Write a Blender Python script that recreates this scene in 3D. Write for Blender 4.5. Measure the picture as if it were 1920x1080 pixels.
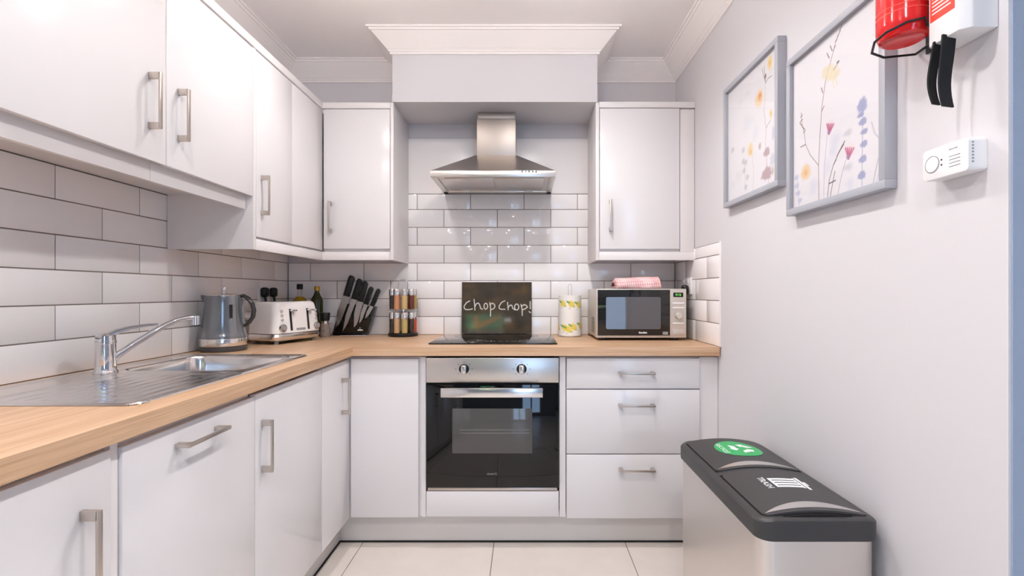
import bpy, bmesh, math, random
import numpy as np
from mathutils import Vector, Matrix
random.seed(7)
rng = np.random.default_rng(5)
for o in list(bpy.data.objects):
    bpy.data.objects.remove(o)
SC = bpy.context.scene
COL = SC.collection

# ---------------------------------------------------------------- camera
F, VX, VY, CZ = 907.0, 985.0, 548.0, 1.14       # focal length and vanishing point in pixels of 1920x1080, eye height
cam_data = bpy.data.cameras.new('camera')
cam_data.sensor_width = 36.0
cam_data.lens = F / 1920 * 36.0
cam_data.shift_x = -(VX - 960) / 1920
cam_data.shift_y = (VY - 540) / 1920
cam_data.clip_start = 0.02
cam = bpy.data.objects.new('camera', cam_data)
cam.location = (0, 0, CZ)
cam.rotation_euler = (math.pi / 2, 0, 0)
COL.objects.link(cam)
SC.camera = cam

def pX(px, d): return (px - VX) * d / F          # photo column at a known distance -> metres
def pZ(py, d): return CZ - (py - VY) * d / F
D = 2.748                                        # distance of the tiled back wall
XL, XR = -1.348, 0.850                           # tiled left wall, right wall
ZW = 0.900                                       # worktop height
ZC = 2.43                                        # ceiling height

# ---------------------------------------------------------------- world, exposure, daylight
SC.view_settings.view_transform = 'Standard'
SC.view_settings.look = 'None'
SC.view_settings.gamma = 1.0
SC.view_settings.use_curve_mapping = False
SC.view_settings.exposure = 0.84
world = bpy.data.worlds.new('sky')
SC.world = world
world.use_nodes = True
bg = world.node_tree.nodes['Background']
bg.inputs[0].default_value = (0.50, 0.72, 1.0, 1)
bg.inputs[1].default_value = 0.8
try:
    SC.cycles.use_denoising = True
    SC.cycles.caustics_reflective = False
    SC.cycles.caustics_refractive = False
    SC.cycles.sample_clamp_indirect = 4.0
    SC.cycles.max_bounces = 16
    SC.cycles.diffuse_bounces = 14
except Exception:
    pass
YR = -3.2                                        # rear wall of the living area behind the camera
def area_light(name, loc, rot, sx, sy, power, color):
    l = bpy.data.lights.new(name, 'AREA')
    l.shape = 'RECTANGLE'; l.size = sx; l.size_y = sy; l.energy = power; l.color = color
    o = bpy.data.objects.new(name, l); o.location = loc; o.rotation_euler = rot
    COL.objects.link(o); return o
WINDOWS = [(0.82, 1.72, 0.15, 2.15), (-3.9, -2.5, 0.85, 2.15)]
for (wx0, wx1, wz0, wz1) in WINDOWS:             # sky light falling in through the living-room windows
    area_light('window_daylight', ((wx0 + wx1) / 2, YR - 0.20, (wz0 + wz1) / 2), (math.pi / 2, 0, 0),
               wx1 - wx0, wz1 - wz0, 18, (0.42, 0.66, 1.0))
LAMPS = [(-0.63, 1.74, 24), (0.163, 1.74, 60), (-0.63, 0.80, 22), (0.163, 0.80, 38),
         (-0.63, -0.25, 56), (0.163, -0.25, 78)]  # this rear pair is added frontal fill for the lower fronts
ZLAMP = 2.30
LAMP_GAIN = 2.3                                  # strength of the downward beams
LAMP_SPILL = 11.0                                # watts each bulb spills in all directions
LAMP_COL = (1.0, 0.962, 0.955)

# ---------------------------------------------------------------- materials
def lin(c):
    return tuple(((v / 255) / 12.92 if v / 255 <= 0.04045 else ((v / 255 + 0.055) / 1.055) ** 2.4) for v in c)
def srgb(r, g, b): return lin((r, g, b)) + (1.0,)
MATS = {}
def mat(name, color=(200, 200, 200), rough=0.5, metal=0.0, noise=None, bump=None, emit=None, coat=0.0, spec=0.5,
        attr=None, trans=0.0, ior=1.45):
    m = bpy.data.materials.new(name); m.use_nodes = True
    nt = m.node_tree; b = nt.nodes['Principled BSDF']
    c = srgb(*color)
    b.inputs['Base Color'].default_value = c
    b.inputs['Roughness'].default_value = rough
    b.inputs['Metallic'].default_value = metal
    b.inputs['Coat Weight'].default_value = coat
    b.inputs['Coat Roughness'].default_value = 0.06
    b.inputs['Specular IOR Level'].default_value = spec
    b.inputs['Transmission Weight'].default_value = trans
    b.inputs['IOR'].default_value = ior
    tc = nt.nodes.new('ShaderNodeTexCoord')
    if noise:                                      # (second colour, scale vector, detail)
        c2, sc, det = noise
        mp = nt.nodes.new('ShaderNodeMapping'); mp.inputs['Scale'].default_value = sc
        nz = nt.nodes.new('ShaderNodeTexNoise'); nz.inputs['Scale'].default_value = 1.0
        nz.inputs['Detail'].default_value = det
        rp = nt.nodes.new('ShaderNodeValToRGB')
        rp.color_ramp.elements[0].position = 0.3; rp.color_ramp.elements[0].color = c
        rp.color_ramp.elements[1].position = 0.7; rp.color_ramp.elements[1].color = srgb(*c2)
        nt.links.new(tc.outputs['Object'], mp.inputs[0]); nt.links.new(mp.outputs[0], nz.inputs['Vector'])
        nt.links.new(nz.outputs['Fac'], rp.inputs[0]); nt.links.new(rp.outputs[0], b.inputs['Base Color'])
    if attr:
        a = nt.nodes.new('ShaderNodeVertexColor'); a.layer_name = attr
        nt.links.new(a.outputs['Color'], b.inputs['Base Color'])
    if bump:                                       # (scale vector, strength, distance)
        sc, st, ds = bump
        mp = nt.nodes.new('ShaderNodeMapping'); mp.inputs['Scale'].default_value = sc
        nz = nt.nodes.new('ShaderNodeTexNoise'); nz.inputs['Scale'].default_value = 1.0
        nz.inputs['Detail'].default_value = 4
        bp = nt.nodes.new('ShaderNodeBump'); bp.inputs['Strength'].default_value = st
        bp.inputs['Distance'].default_value = ds
        nt.links.new(tc.outputs['Object'], mp.inputs[0]); nt.links.new(mp.outputs[0], nz.inputs['Vector'])
        nt.links.new(nz.outputs['Fac'], bp.inputs['Height']); nt.links.new(bp.outputs[0], b.inputs['Normal'])
    if emit:
        ec, es = emit
        b.inputs['Emission Color'].default_value = srgb(*ec); b.inputs['Emission Strength'].default_value = es
    MATS[name] = m
    return m
def wood(name, axis):
    m = bpy.data.materials.new(name); m.use_nodes = True
    nt = m.node_tree; b = nt.nodes['Principled BSDF']
    tc = nt.nodes.new('ShaderNodeTexCoord')
    def layer(sc, lo, hi, c0, c1, det=6):
        mp = nt.nodes.new('ShaderNodeMapping'); mp.inputs['Scale'].default_value = sc
        nz = nt.nodes.new('ShaderNodeTexNoise'); nz.inputs['Scale'].default_value = 1; nz.inputs['Detail'].default_value = det
        nz.inputs['Distortion'].default_value = 0.4
        rp = nt.nodes.new('ShaderNodeValToRGB')
        rp.color_ramp.elements[0].position = lo; rp.color_ramp.elements[1].position = hi
        rp.color_ramp.elements[0].color = srgb(*c0); rp.color_ramp.elements[1].color = srgb(*c1)
        nt.links.new(tc.outputs['Object'], mp.inputs[0]); nt.links.new(mp.outputs[0], nz.inputs['Vector'])
        nt.links.new(nz.outputs['Fac'], rp.inputs[0]); return rp
    s1 = (2, 40, 60) if axis == 'x' else (40, 2, 60)
    s2 = (7, 190, 240) if axis == 'x' else (190, 7, 240)
    a = layer(s1, .32, .68, (198, 160, 124), (222, 190, 158), 3)
    g = layer(s2, .3, .72, (205, 190, 175), (255, 252, 248), 6)
    mx = nt.nodes.new('ShaderNodeMix'); mx.data_type = 'RGBA'; mx.blend_type = 'MULTIPLY'; mx.inputs[0].default_value = 0.5
    nt.links.new(a.outputs[0], mx.inputs[6]); nt.links.new(g.outputs[0], mx.inputs[7])
    nt.links.new(mx.outputs[2], b.inputs['Base Color'])
    b.inputs['Roughness'].default_value = 0.38
    MATS[name] = m; return m
def thin_glass(name, tint=(253, 253, 254), refl=0.06):
    m = bpy.data.materials.new(name); m.use_nodes = True
    nt = m.node_tree; nt.nodes.clear()
    out = nt.nodes.new('ShaderNodeOutputMaterial'); mix = nt.nodes.new('ShaderNodeMixShader')
    tr = nt.nodes.new('ShaderNodeBsdfTransparent'); gl = nt.nodes.new('ShaderNodeBsdfGlossy')
    lw = nt.nodes.new('ShaderNodeLayerWeight'); lw.inputs[0].default_value = 0.5
    pw = nt.nodes.new('ShaderNodeMath'); pw.operation = 'POWER'; pw.inputs[1].default_value = 5.0
    fr = nt.nodes.new('ShaderNodeMath'); fr.operation = 'MULTIPLY_ADD'; fr.inputs[1].default_value = 0.9; fr.inputs[2].default_value = refl / 2
    nt.links.new(lw.outputs['Facing'], pw.inputs[0]); nt.links.new(pw.outputs[0], fr.inputs[0])
    tr.inputs[0].default_value = srgb(*tint); gl.inputs['Roughness'].default_value = 0.02
    nt.links.new(fr.outputs[0], mix.inputs[0]); nt.links.new(tr.outputs[0], mix.inputs[1])
    nt.links.new(gl.outputs[0], mix.inputs[2]); nt.links.new(mix.outputs[0], out.inputs[0])
    MATS[name] = m; return m

M_door = mat('white_gloss_door', (226, 224, 225), rough=0.16, spec=0.45)
M_carc = mat('white_carcass', (228, 225, 225), rough=0.35)
M_plinth = mat('white_plinth', (222, 219, 216), rough=0.35)
M_wall = mat('painted_wall', (214, 212, 215), rough=0.7, bump=((60, 60, 60), 0.08, 0.002))
M_liv = mat('living_wall_paint', (176, 178, 184), rough=0.8)
M_rwall = mat('rough_wall_daylight_tint', (158, 172, 192), rough=0.8, bump=((260, 260, 260), 0.35, 0.002))  # return wall: dim blue daylight put into the base colour
M_ceil = mat('ceiling_paint', (246, 243, 241), rough=0.8)
M_corn = mat('cornice_paint', (244, 240, 237), rough=0.7)
M_tile = mat('white_tile', (247, 245, 245), rough=0.07, spec=0.5, bump=((9, 9, 9), 0.04, 0.01))
M_panel = mat('white_panel', (246, 243, 243), rough=0.25)
M_grout = mat('grey_grout', (128, 118, 110), rough=0.9)
M_floor = mat('floor_tile', (216, 208, 200), rough=0.28, noise=((224, 217, 210), (5, 5, 5), 4))
M_fgrout = mat('floor_grout', (120, 108, 98), rough=0.9)
M_oakx = wood('oak_along_x', 'x')
M_oaky = wood('oak_along_y', 'y')
M_steel = mat('stainless_steel', (234, 230, 227), rough=0.17, metal=1.0)
M_brush = mat('brushed_steel', (186, 177, 170), rough=0.46, metal=1.0, bump=((4, 4, 420), 0.12, 0.001))
M_brushx = mat('brushed_steel_h', (222, 215, 208), rough=0.30, metal=1.0, bump=((420, 4, 4), 0.10, 0.001))
M_binst = mat('bin_steel', (228, 222, 217), rough=0.33, metal=1.0, bump=((6, 6, 600), 0.1, 0.001))
M_chrome = mat('chrome', (225, 225, 228), rough=0.05, metal=1.0)
M_handle = mat('brushed_nickel', (206, 196, 187), rough=0.32, metal=1.0)
M_blackg = mat('black_glass', (6, 6, 7), rough=0.03, spec=0.6)
M_ovenwin = mat('oven_window', (84, 83, 82), rough=0.06, spec=0.6)
M_black = mat('black_plastic', (20, 20, 21), rough=0.4)
M_dark = mat('dark_gap', (30, 28, 27), rough=0.8)
M_lid = mat('charcoal_plastic', (58, 57, 58), rough=0.42, bump=((300, 300, 300), 0.15, 0.001))
M_kettle = mat('grey_enamel', (128, 131, 136), rough=0.16, metal=0.55, coat=0.6)
M_toast = mat('white_textured', (236, 234, 233), rough=0.3, bump=((14, 14, 320), 0.25, 0.001))
M_white = mat('white_plastic', (238, 237, 237), rough=0.35)
M_grey = mat('grey_plastic', (150, 150, 152), rough=0.4)
M_frame = mat('grey_frame', (170, 172, 180), rough=0.45)
M_red = mat('red_enamel', (214, 22, 26), rough=0.15, coat=0.4)
M_redp = mat('red_label', (236, 82, 66), rough=0.4)
M_print = mat('white_print', (235, 235, 238), rough=0.5)
M_green = mat('green_sticker', (38, 168, 92), rough=0.35)
M_strap = mat('black_webbing', (27, 28, 31), rough=0.9, bump=((700, 700, 700), 0.4, 0.002))
M_blade = mat('knife_steel', (190, 186, 184), rough=0.28, metal=1.0)
M_smoke = mat('smoked_block', (16, 14, 13), rough=0.08, spec=0.5)
M_paper = mat('paper_roll_print', rough=0.85, attr='Col')
M_art = mat('art_print', rough=0.5, attr='Col')
M_board = mat('slate_board_print', rough=0.06, attr='Col', spec=0.6)
M_cloth = mat('gingham_cloth', rough=0.9, attr='Col')
M_glass = thin_glass('clear_glass')
M_oil = mat('olive_oil', (190, 150, 20), rough=0.08, trans=0.35)
M_green_glass = mat('green_bottle_glass', (44, 48, 16), rough=0.06, spec=0.6)
M_gold = mat('gold_cap', (190, 150, 60), rough=0.3, metal=0.6)
M_pepper = mat('peppercorns', (70, 58, 52), rough=0.6, noise=((160, 146, 136), (260, 260, 260), 2))
M_lampe = mat('lamp_lens', (255, 250, 240), rough=0.3, emit=((255, 238, 220), 25.0))
M_display = mat('display_black', (8, 14, 6), rough=0.1)
M_digit = mat('display_digits', (120, 190, 90), rough=0.4, emit=((120, 220, 90), 0.6))
M_mgrey = mat('microwave_silver', (205, 200, 194), rough=0.34, metal=0.35)
M_mesh = mat('microwave_window', (88, 88, 92), rough=0.03, spec=0.6)
M_mglass = mat('microwave_glass', (30, 30, 31), rough=0.04, spec=0.6)

# ---------------------------------------------------------------- mesh builder
MW = {}                                            # world matrix of each thing
class MB:
    def __init__(s): s.bm = bmesh.new()
    def _add(s, vs, fs):
        v = [s.bm.verts.new(p) for p in vs]
        for f in fs:
            try: s.bm.faces.new([v[i] for i in f])
            except ValueError: pass
        return s
    def box(s, x0, x1, y0, y1, z0, z1, bev=0.0, seg=2, mtx=None):
        t = bmesh.new(); bmesh.ops.create_cube(t, size=1)
        for v in t.verts:
            v.co = Vector(((x0 + x1) / 2 + v.co.x * (x1 - x0), (y0 + y1) / 2 + v.co.y * (y1 - y0), (z0 + z1) / 2 + v.co.z * (z1 - z0)))
        if bev > 0:
            bmesh.ops.bevel(t, geom=list(t.edges), offset=bev, segments=seg, profile=0.5, affect='EDGES', clamp_overlap=True)
        return s.merge(t, mtx)
    def merge(s, t, mtx=None):
        if mtx is not None: bmesh.ops.transform(t, matrix=mtx, verts=t.verts)
        me = bpy.data.meshes.new('t'); t.to_mesh(me); t.free(); s.bm.from_mesh(me); bpy.data.meshes.remove(me)
        return s
    def obox(s, org, a, b, c, ra, rb, rc, bev=0.0):    # box along three given unit vectors
        a, b, c = Vector(a), Vector(b), Vector(c)
        m = Matrix(((a.x, b.x, c.x, org[0]), (a.y, b.y, c.y, org[1]), (a.z, b.z, c.z, org[2]), (0, 0, 0, 1)))
        return s.box(*ra, *rb, *rc, bev=bev, mtx=m)
    def cyl(s, p0, p1, r0, r1=None, seg=28, bev=0.0):
        r1 = r0 if r1 is None else r1
        p0, p1 = Vector(p0), Vector(p1); d = p1 - p0
        q = d.to_track_quat('Z', 'Y').to_matrix().to_4x4()
        L = d.length
        prof = [(0, 0), (r0, 0), (r1, L), (0, L)]
        if bev > 0: prof = [(0, 0), (r0 - bev, 0), (r0, bev), (r1, L - bev), (r1 - bev, L), (0, L)]
        return s.lathe(prof, seg=seg, mtx=Matrix.Translation(p0) @ q)
    def lathe(s, prof, c=(0, 0, 0), seg=36, mtx=None):
        t = bmesh.new(); rings = []
        for r, z in prof:
            if r < 1e-6: rings.append([t.verts.new((c[0], c[1], c[2] + z))])
            else: rings.append([t.verts.new((c[0] + r * math.cos(2 * math.pi * k / seg), c[1] + r * math.sin(2 * math.pi * k / seg), c[2] + z)) for k in range(seg)])
        for A, B in zip(rings[:-1], rings[1:]):
            for k in range(seg):
                k2 = (k + 1) % seg
                if len(A) == 1 and len(B) == 1: continue
                if len(A) == 1: f = [A[0], B[k2], B[k]]
                elif len(B) == 1: f = [A[k], A[k2], B[0]]
                else: f = [A[k], A[k2], B[k2], B[k]]
                try: t.faces.new(f)
                except ValueError: pass
        return s.merge(t, mtx)
    def tube(s, pts, r, seg=10, closed=False, flat=None):
        pts = [Vector(p) for p in pts]; n = len(pts)
        rs = r if isinstance(r, (list, tuple)) else [r] * n
        t = bmesh.new(); rings = []
        up = None
        for i, p in enumerate(pts):
            a = pts[(i - 1) % n] if (closed or i > 0) else p
            b = pts[(i + 1) % n] if (closed or i < n - 1) else p
            d = (b - a).normalized()
            if up is None:
                up = Vector((0, 0, 1)) if abs(d.z) < 0.9 else Vector((1, 0, 0))
            u = (up - d * up.dot(d)).normalized(); w = d.cross(u); up = u
            fu, fw = flat if flat else (1, 1)
            rings.append([t.verts.new(p + (u * math.cos(2 * math.pi * k / seg) * fu + w * math.sin(2 * math.pi * k / seg) * fw) * rs[i]) for k in range(seg)])
        m = n if closed else n - 1
        for i in range(m):
            A, B = rings[i], rings[(i + 1) % n]
            for k in range(seg):
                t.faces.new([A[k], A[(k + 1) % seg], B[(k + 1) % seg], B[k]])
        if not closed:
            t.faces.new(rings[0][::-1]); t.faces.new(rings[-1])
        return s.merge(t)
    def loft(s, secs, cap=True):                     # secs: equal-length loops of 3D points
        t = bmesh.new()
        R = [[t.verts.new(p) for p in sec] for sec in secs]; n = len(R[0])
        for A, B in zip(R[:-1], R[1:]):
            for k in range(n):
                t.faces.new([A[k], A[(k + 1) % n], B[(k + 1) % n], B[k]])
        if cap: t.faces.new(R[0][::-1]); t.faces.new(R[-1])
        return s.merge(t)
    def prism(s, poly, z0, z1, mtx=None, bev=0.0):
        t = bmesh.new(); n = len(poly)
        A = [t.verts.new((x, y, z0)) for x, y in poly]; B = [t.verts.new((x, y, z1)) for x, y in poly]
        t.faces.new(A[::-1]); t.faces.new(B)
        for k in range(n): t.faces.new([A[k], A[(k + 1) % n], B[(k + 1) % n], B[k]])
        if bev > 0: bmesh.ops.bevel(t, geom=list(t.edges), offset=bev, segments=2, profile=0.5, affect='EDGES', clamp_overlap=True)
        return s.merge(t, mtx)
    def sphere(s, c, r, sc=(1, 1, 1), seg=20):
        t = bmesh.new(); bmesh.ops.create_uvsphere(t, u_segments=seg, v_segments=seg // 2, radius=r)
        return s.merge(t, Matrix.Translation(c) @ Matrix.Diagonal((*sc, 1)))
    def build(s, name, m, parent=None, local=False, smooth=True, angle=38):
        bmesh.ops.recalc_face_normals(s.bm, faces=s.bm.faces)
        me = bpy.data.meshes.new(name); s.bm.to_mesh(me); s.bm.free()
        return link(name, me, m, parent, local, smooth, angle)
def link(name, me, m, parent=None, local=False, smooth=True, angle=38):
    if smooth and len(me.polygons):
        me.polygons.foreach_set('use_smooth', [True] * len(me.polygons))
        me.set_sharp_from_angle(angle=math.radians(angle))
    me.materials.append(m)
    o = bpy.data.objects.new(name, me); COL.objects.link(o)
    if parent is not None:
        o.parent = parent
        w = MW.get(parent.name, Matrix.Identity(4)); MW[o.name] = w
        if not local: me.transform(w.inverted())
    return o
def thing(name, label, cat, loc=(0, 0, 0), rotz=0.0, group=None):
    o = bpy.data.objects.new(name, None); COL.objects.link(o)
    o.empty_display_size = 0.05
    o.location = loc; o.rotation_euler = (0, 0, rotz)
    MW[o.name] = Matrix.Translation(loc) @ Matrix.Rotation(rotz, 4, 'Z')
    return tag(o, label, cat, group)
def tag(o, label, cat, group=None):
    o['label'] = label; o['category'] = cat
    if group: o['group'] = group
    return o
def struct(o, label=None):
    o['kind'] = 'structure'
    if label: o['label'] = label
    return o
def rrect(x0, x1, y0, y1, r, n=6):
    pts = []
    for cx, cy, a0 in ((x1 - r, y1 - r, 0), (x0 + r, y1 - r, 90), (x0 + r, y0 + r, 180), (x1 - r, y0 + r, 270)):
        for k in range(n + 1):
            a = math.radians(a0 + 90 * k / n); pts.append((cx + r * math.cos(a), cy + r * math.sin(a)))
    return pts
def text_part(txt, size, org, ex, ey, m, parent, depth=0.0006, warp=None, name='lettering', align='CENTER'):
    cu = bpy.data.curves.new('t', 'FONT'); cu.body = txt; cu.size = size; cu.align_x = align; cu.align_y = 'CENTER'
    cu.resolution_u = 2; cu.extrude = depth / 2
    o = bpy.data.objects.new('t', cu); COL.objects.link(o)
    dg = bpy.context.evaluated_depsgraph_get()
    me = bpy.data.meshes.new_from_object(o.evaluated_get(dg))
    bpy.data.objects.remove(o); bpy.data.curves.remove(cu)
    ex, ey = Vector(ex), Vector(ey); ez = ex.cross(ey)
    for v in me.vertices:
        p = Vector(org) + ex * v.co.x + ey * v.co.y + ez * v.co.z
        v.co = warp(p) if warp else p
    me.materials.clear()
    return link(name, me, m, parent, smooth=False)

# painting on a fine grid: every vertex carries its own printed colour
class Canvas:
    def __init__(s, w, h, base, aspect):
        s.w, s.h, s.asp = w, h, aspect
        s.a = np.ones((h, w, 3)) * np.array(base) / 255.0
        s.u, s.v = np.meshgrid(np.linspace(0, 1, w), np.linspace(0, 1, h))
    def put(s, alpha, col):
        s.a += (np.array(col) / 255.0 - s.a) * np.clip(alpha, 0, 1)[..., None]
    def blot(s, u, v, ru, rv, col, op=0.8, soft=0.35, rag=0.0, rot=0.0):
        du, dv = (s.u - u), (s.v - v)
        c, n = math.cos(rot), math.sin(rot); du, dv = du * c + dv * n, -du * n + dv * c
        r = np.sqrt((du / ru) ** 2 + (dv / rv) ** 2)
        if rag: th = np.arctan2(dv / rv, du / ru); r = r * (1 + rag * (.7 * np.sin(3 * th + u * 40) + .6 * np.sin(7 * th + v * 60) + .4 * np.sin(13 * th + u * 90)))
        s.put(op * np.clip((1 - r) / soft, 0, 1), col)
    def line(s, pts, wid, col, op=1.0):
        d = np.full(s.u.shape, 9.0)
        for (u0, v0), (u1, v1) in zip(pts[:-1], pts[1:]):
            ax, ay = u0 * s.asp, v0; bx, by = u1 * s.asp, v1
            L = (bx - ax) ** 2 + (by - ay) ** 2 + 1e-12
            t = np.clip(((s.u * s.asp - ax) * (bx - ax) + (s.v - ay) * (by - ay)) / L, 0, 1)
            d = np.minimum(d, np.hypot(s.u * s.asp - ax - t * (bx - ax), s.v - ay - t * (by - ay)))
        s.put(op * np.clip((wid - d) / (wid * 0.6) + 0.0, 0, 1), col)
    def mesh(s, name, fn, m, parent=None, label=None):
        w, h = s.w, s.h
        vs = [fn(i / (w - 1), j / (h - 1)) for j in range(h) for i in range(w)]
        idx = np.arange(w * h).reshape(h, w)
        fs = np.stack([idx[:-1, :-1], idx[:-1, 1:], idx[1:, 1:], idx[1:, :-1]], -1).reshape(-1, 4)
        me = bpy.data.meshes.new(name); me.from_pydata(vs, [], fs.tolist())
        at = me.color_attributes.new('Col', 'FLOAT_COLOR', 'POINT')
        c = np.clip(s.a, 0, 1); c = np.where(c <= 0.04045, c / 12.92, ((c + 0.055) / 1.055) ** 2.4)
        full = np.ones((w * h, 4)); full[:, :3] = c.reshape(-1, 3)
        at.data.foreach_set('color', full.ravel())
        return link(name, me, m, parent)

# ================================================================= THE ROOM
def wallbox(name, x0, x1, y0, y1, z0, z1, m=M_wall, label=None):
    return struct(MB().box(x0, x1, y0, y1, z0, z1).build(name, m, smooth=False), label)
WLX, WRX, WBY = XL - 0.008, XR + 0.006, D + 0.008   # painted wall faces just behind the tiles
wall_back = wallbox('wall_back', -1.5, 1.0, WBY, WBY + 0.12, 0, 2.6, label='pale grey painted back wall with white brick tiles')
wall_left = wallbox('wall_left', WLX - 0.12, WLX, -0.6, WBY, 0, 2.6, label='left wall tiled above the worktop')
wall_right = wallbox('wall_right', WRX, WRX + 0.14, 0.857, WBY, 0, 2.6, label='smooth pale right wall hung with pictures')
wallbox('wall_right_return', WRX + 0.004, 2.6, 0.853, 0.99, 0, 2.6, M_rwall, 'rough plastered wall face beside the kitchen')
wallbox('wall_left_return', -4.2, WLX - 0.01, -0.6, -0.48, 0, 2.6, M_liv)
wallbox('wall_living_left', -4.32, -4.2, YR, -0.48, 0, 2.6, M_liv)
wallbox('wall_living_right', 2.6, 2.72, YR, 0.99, 0, 2.6, M_liv)
# rear wall with two window openings
mb = MB(); xs = [-4.32, WINDOWS[1][0], WINDOWS[1][1], WINDOWS[0][0], WINDOWS[0][1], 2.72]
for k in range(5):
    if k in (1, 3):
        wz0, wz1 = WINDOWS[1 if k == 1 else 0][2:]
        mb.box(xs[k], xs[k + 1], YR - 0.12, YR, 0, wz0); mb.box(xs[k], xs[k + 1], YR - 0.12, YR, wz1, 2.6)
    else: mb.box(xs[k], xs[k + 1], YR - 0.12, YR, 0, 2.6)
struct(mb.build('wall_rear', M_liv, smooth=False))
for n, (x0, x1, z0, z1) in enumerate(WINDOWS):
    wf = MB()
    for a, b in ((x0, x0 + .05), (x1 - .05, x1), ((x0 + x1) / 2 - .03, (x0 + x1) / 2 + .03)): wf.box(a, b, YR - 0.09, YR - 0.03, z0, z1, .004)
    for a, b in ((z0, z0 + .05), (z1 - .05, z1)): wf.box(x0, x1, YR - 0.088, YR - 0.032, a, b, .004)
    w = struct(wf.build('window_%d' % (n + 1), M_white))
    mid = (x0 + x1) / 2
    for a, b in ((x0 + .05, mid - .03), (mid + .03, x1 - .05)):
        MB().box(a, b, YR - 0.064, YR - 0.058, z0 + .05, z1 - .05).build('pane', M_glass, w, smooth=False)
struct(MB().box(-4.32, 2.72, YR - 0.12, WBY + 0.12, ZC, ZC + 0.1).build('ceiling', M_ceil, smooth=False), 'plain off-white ceiling')
floor = struct(MB().box(-4.32, 2.72, YR - 0.12, WBY + 0.12, -0.1, -0.003).build('floor', M_fgrout, smooth=False), 'pale cream large-format tiled floor')
tile_me = None
TJ = 0.003
for i in range(-7, 5):
    for j in range(-8, 3):
        x0 = -0.738 + 0.597 * i; y1 = 2.30 - 0.6 * (2 - j) + 0.0
        if x0 > 2.6 or y1 < YR: continue
        if tile_me is None:
            t = MB().box(0, 0.597 - TJ, -0.6 + TJ, 0, -0.012, 0, bev=0.0008, seg=1).build('floor_tile', M_floor, floor); tile_me = t.data
        else:
            t = bpy.data.objects.new('floor_tile', tile_me); COL.objects.link(t); t.parent = floor
        t.location = (x0, y1, 0)

# bulkhead over the hob
BX0, BX1, BY, BZ = -0.668, 0.362, 2.43, 2.096
struct(MB().box(BX0, BX1, BY, WBY, BZ, ZC).build('wall_bulkhead', M_wall, smooth=False), 'boxed bulkhead above the cooker hood')

# cornice swept around the ceiling edge
def cornice(path, prof, name, label):
    path = [Vector((p[0], p[1])) for p in path]; n = len(path); secs = []
    for i in range(n):
        ns = []
        if i > 0: d = (path[i] - path[i - 1]).normalized(); ns.append(Vector((-d.y, d.x)))
        if i < n - 1: d = (path[i + 1] - path[i]).normalized(); ns.append(Vector((-d.y, d.x)))
        m = ns[0] if len(ns) == 1 else (ns[0] + ns[1]) / (1 + ns[0].dot(ns[1]))
        secs.append([(path[i].x + m.x * u, path[i].y + m.y * u, ZC + v) for u, v in prof])
    mb = MB()
    for a, b in zip(secs[:-1], secs[1:]): mb.loft([a, b], cap=False)
    return struct(mb.build(name, M_corn, angle=25), label)
PROF = [(0, -.098), (.010, -.098), (.010, -.088), (.016, -.086), (.018, -.076), (.026, -.074), (.032, -.060), (.044, -.044),
        (.060, -.032), (.074, -.026), (.076, -.018), (.090, -.016), (.092, -.008), (.102, -.008), (.102, 0.002)]
cornice([(WRX, .857), (WRX, WBY), (BX1, WBY), (BX1, BY), (BX0, BY), (BX0, WBY), (WLX, WBY), (WLX, -.6)], PROF, 'trim_1',
        'moulded plaster cornice running round the ceiling edge')

# ---------------------------------------------------------------- wall tiles, each its own piece
TW, TH, JT = 0.3035, 0.1015, 0.0032
def tile_piece(parent, plane, a0, a1, z0, z1, flip=False):
    a0 += JT / 2; a1 -= JT / 2; z0 += JT / 2; z1 -= JT / 2
    if a1 - a0 < 0.006 or z1 - z0 < 0.006: return
    key = (plane, round(a1 - a0, 3), round(z1 - z0, 3))
    if key not in TILES:
        w, h = a1 - a0, z1 - z0
        if plane == 'back': b = (0, w, 0, 0.0075, 0, h)
        elif plane == 'left': b = (-0.0075, 0, 0, w, 0, h)
        else: b = (0, 0.0056, 0, w, 0, h)
        o = MB().box(*b, bev=0.0014, seg=2).build('tile', M_tile, parent, local=True); TILES[key] = o.data
    else:
        o = bpy.data.objects.new('tile', TILES[key]); COL.objects.link(o); o.parent = parent
    o.location = {'back': (a0, D, z0), 'left': (XL, a0, z0), 'right': (XR, a0, z0)}[plane]
TILES = {}
def tile_rows(parent, plane, lo, hi, anchor_even, anchor_odd, rows, ztop=None):
    for r in rows:
        z0 = ZW + r * TH; z1 = z0 + TH
        if ztop: z1 = min(z1, ztop)
        an = anchor_odd if r % 2 else anchor_even
        k = math.floor((lo - an) / TW)
        while True:
            a0, a1 = an + k * TW, an + (k + 1) * TW; k += 1
            if a0 >= hi: break
            tile_piece(parent, plane, max(a0, lo), min(a1, hi), z0, z1)
RX0, RX1 = -0.662, 0.348                           # recess between the wall cabinets
MB().box(XL, XR, D + 0.0022, WBY, ZW, ZW + 4 * TH).build('grout', M_grout, wall_back, smooth=False)
MB().box(RX0 - .02, RX1 + .02, D + 0.0022, WBY, ZW + 4 * TH, 1.699).build('grout', M_grout, wall_back, smooth=False)
tile_rows(wall_back, 'back', XL + .001, XR - .001, -0.159, -0.311, range(0, 4))
tile_rows(wall_back, 'back', RX0 - .01, RX1 + .01, -0.159, -0.311, range(4, 8), 1.698)
MB().box(RX0 - .01, RX1 + .01, D + 0.0005, WBY, 1.700, 2.012, .0008).build('splashback_panel', M_panel, wall_back)
MB().box(XL - 0.008, XL - 0.0022, 0.2, D, ZW, ZW + 6 * TH).build('grout', M_grout, wall_left, smooth=False)
tile_rows(wall_left, 'left', 0.2, D - .001, 1.542, 1.388, range(0, 6), 1.506)
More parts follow.
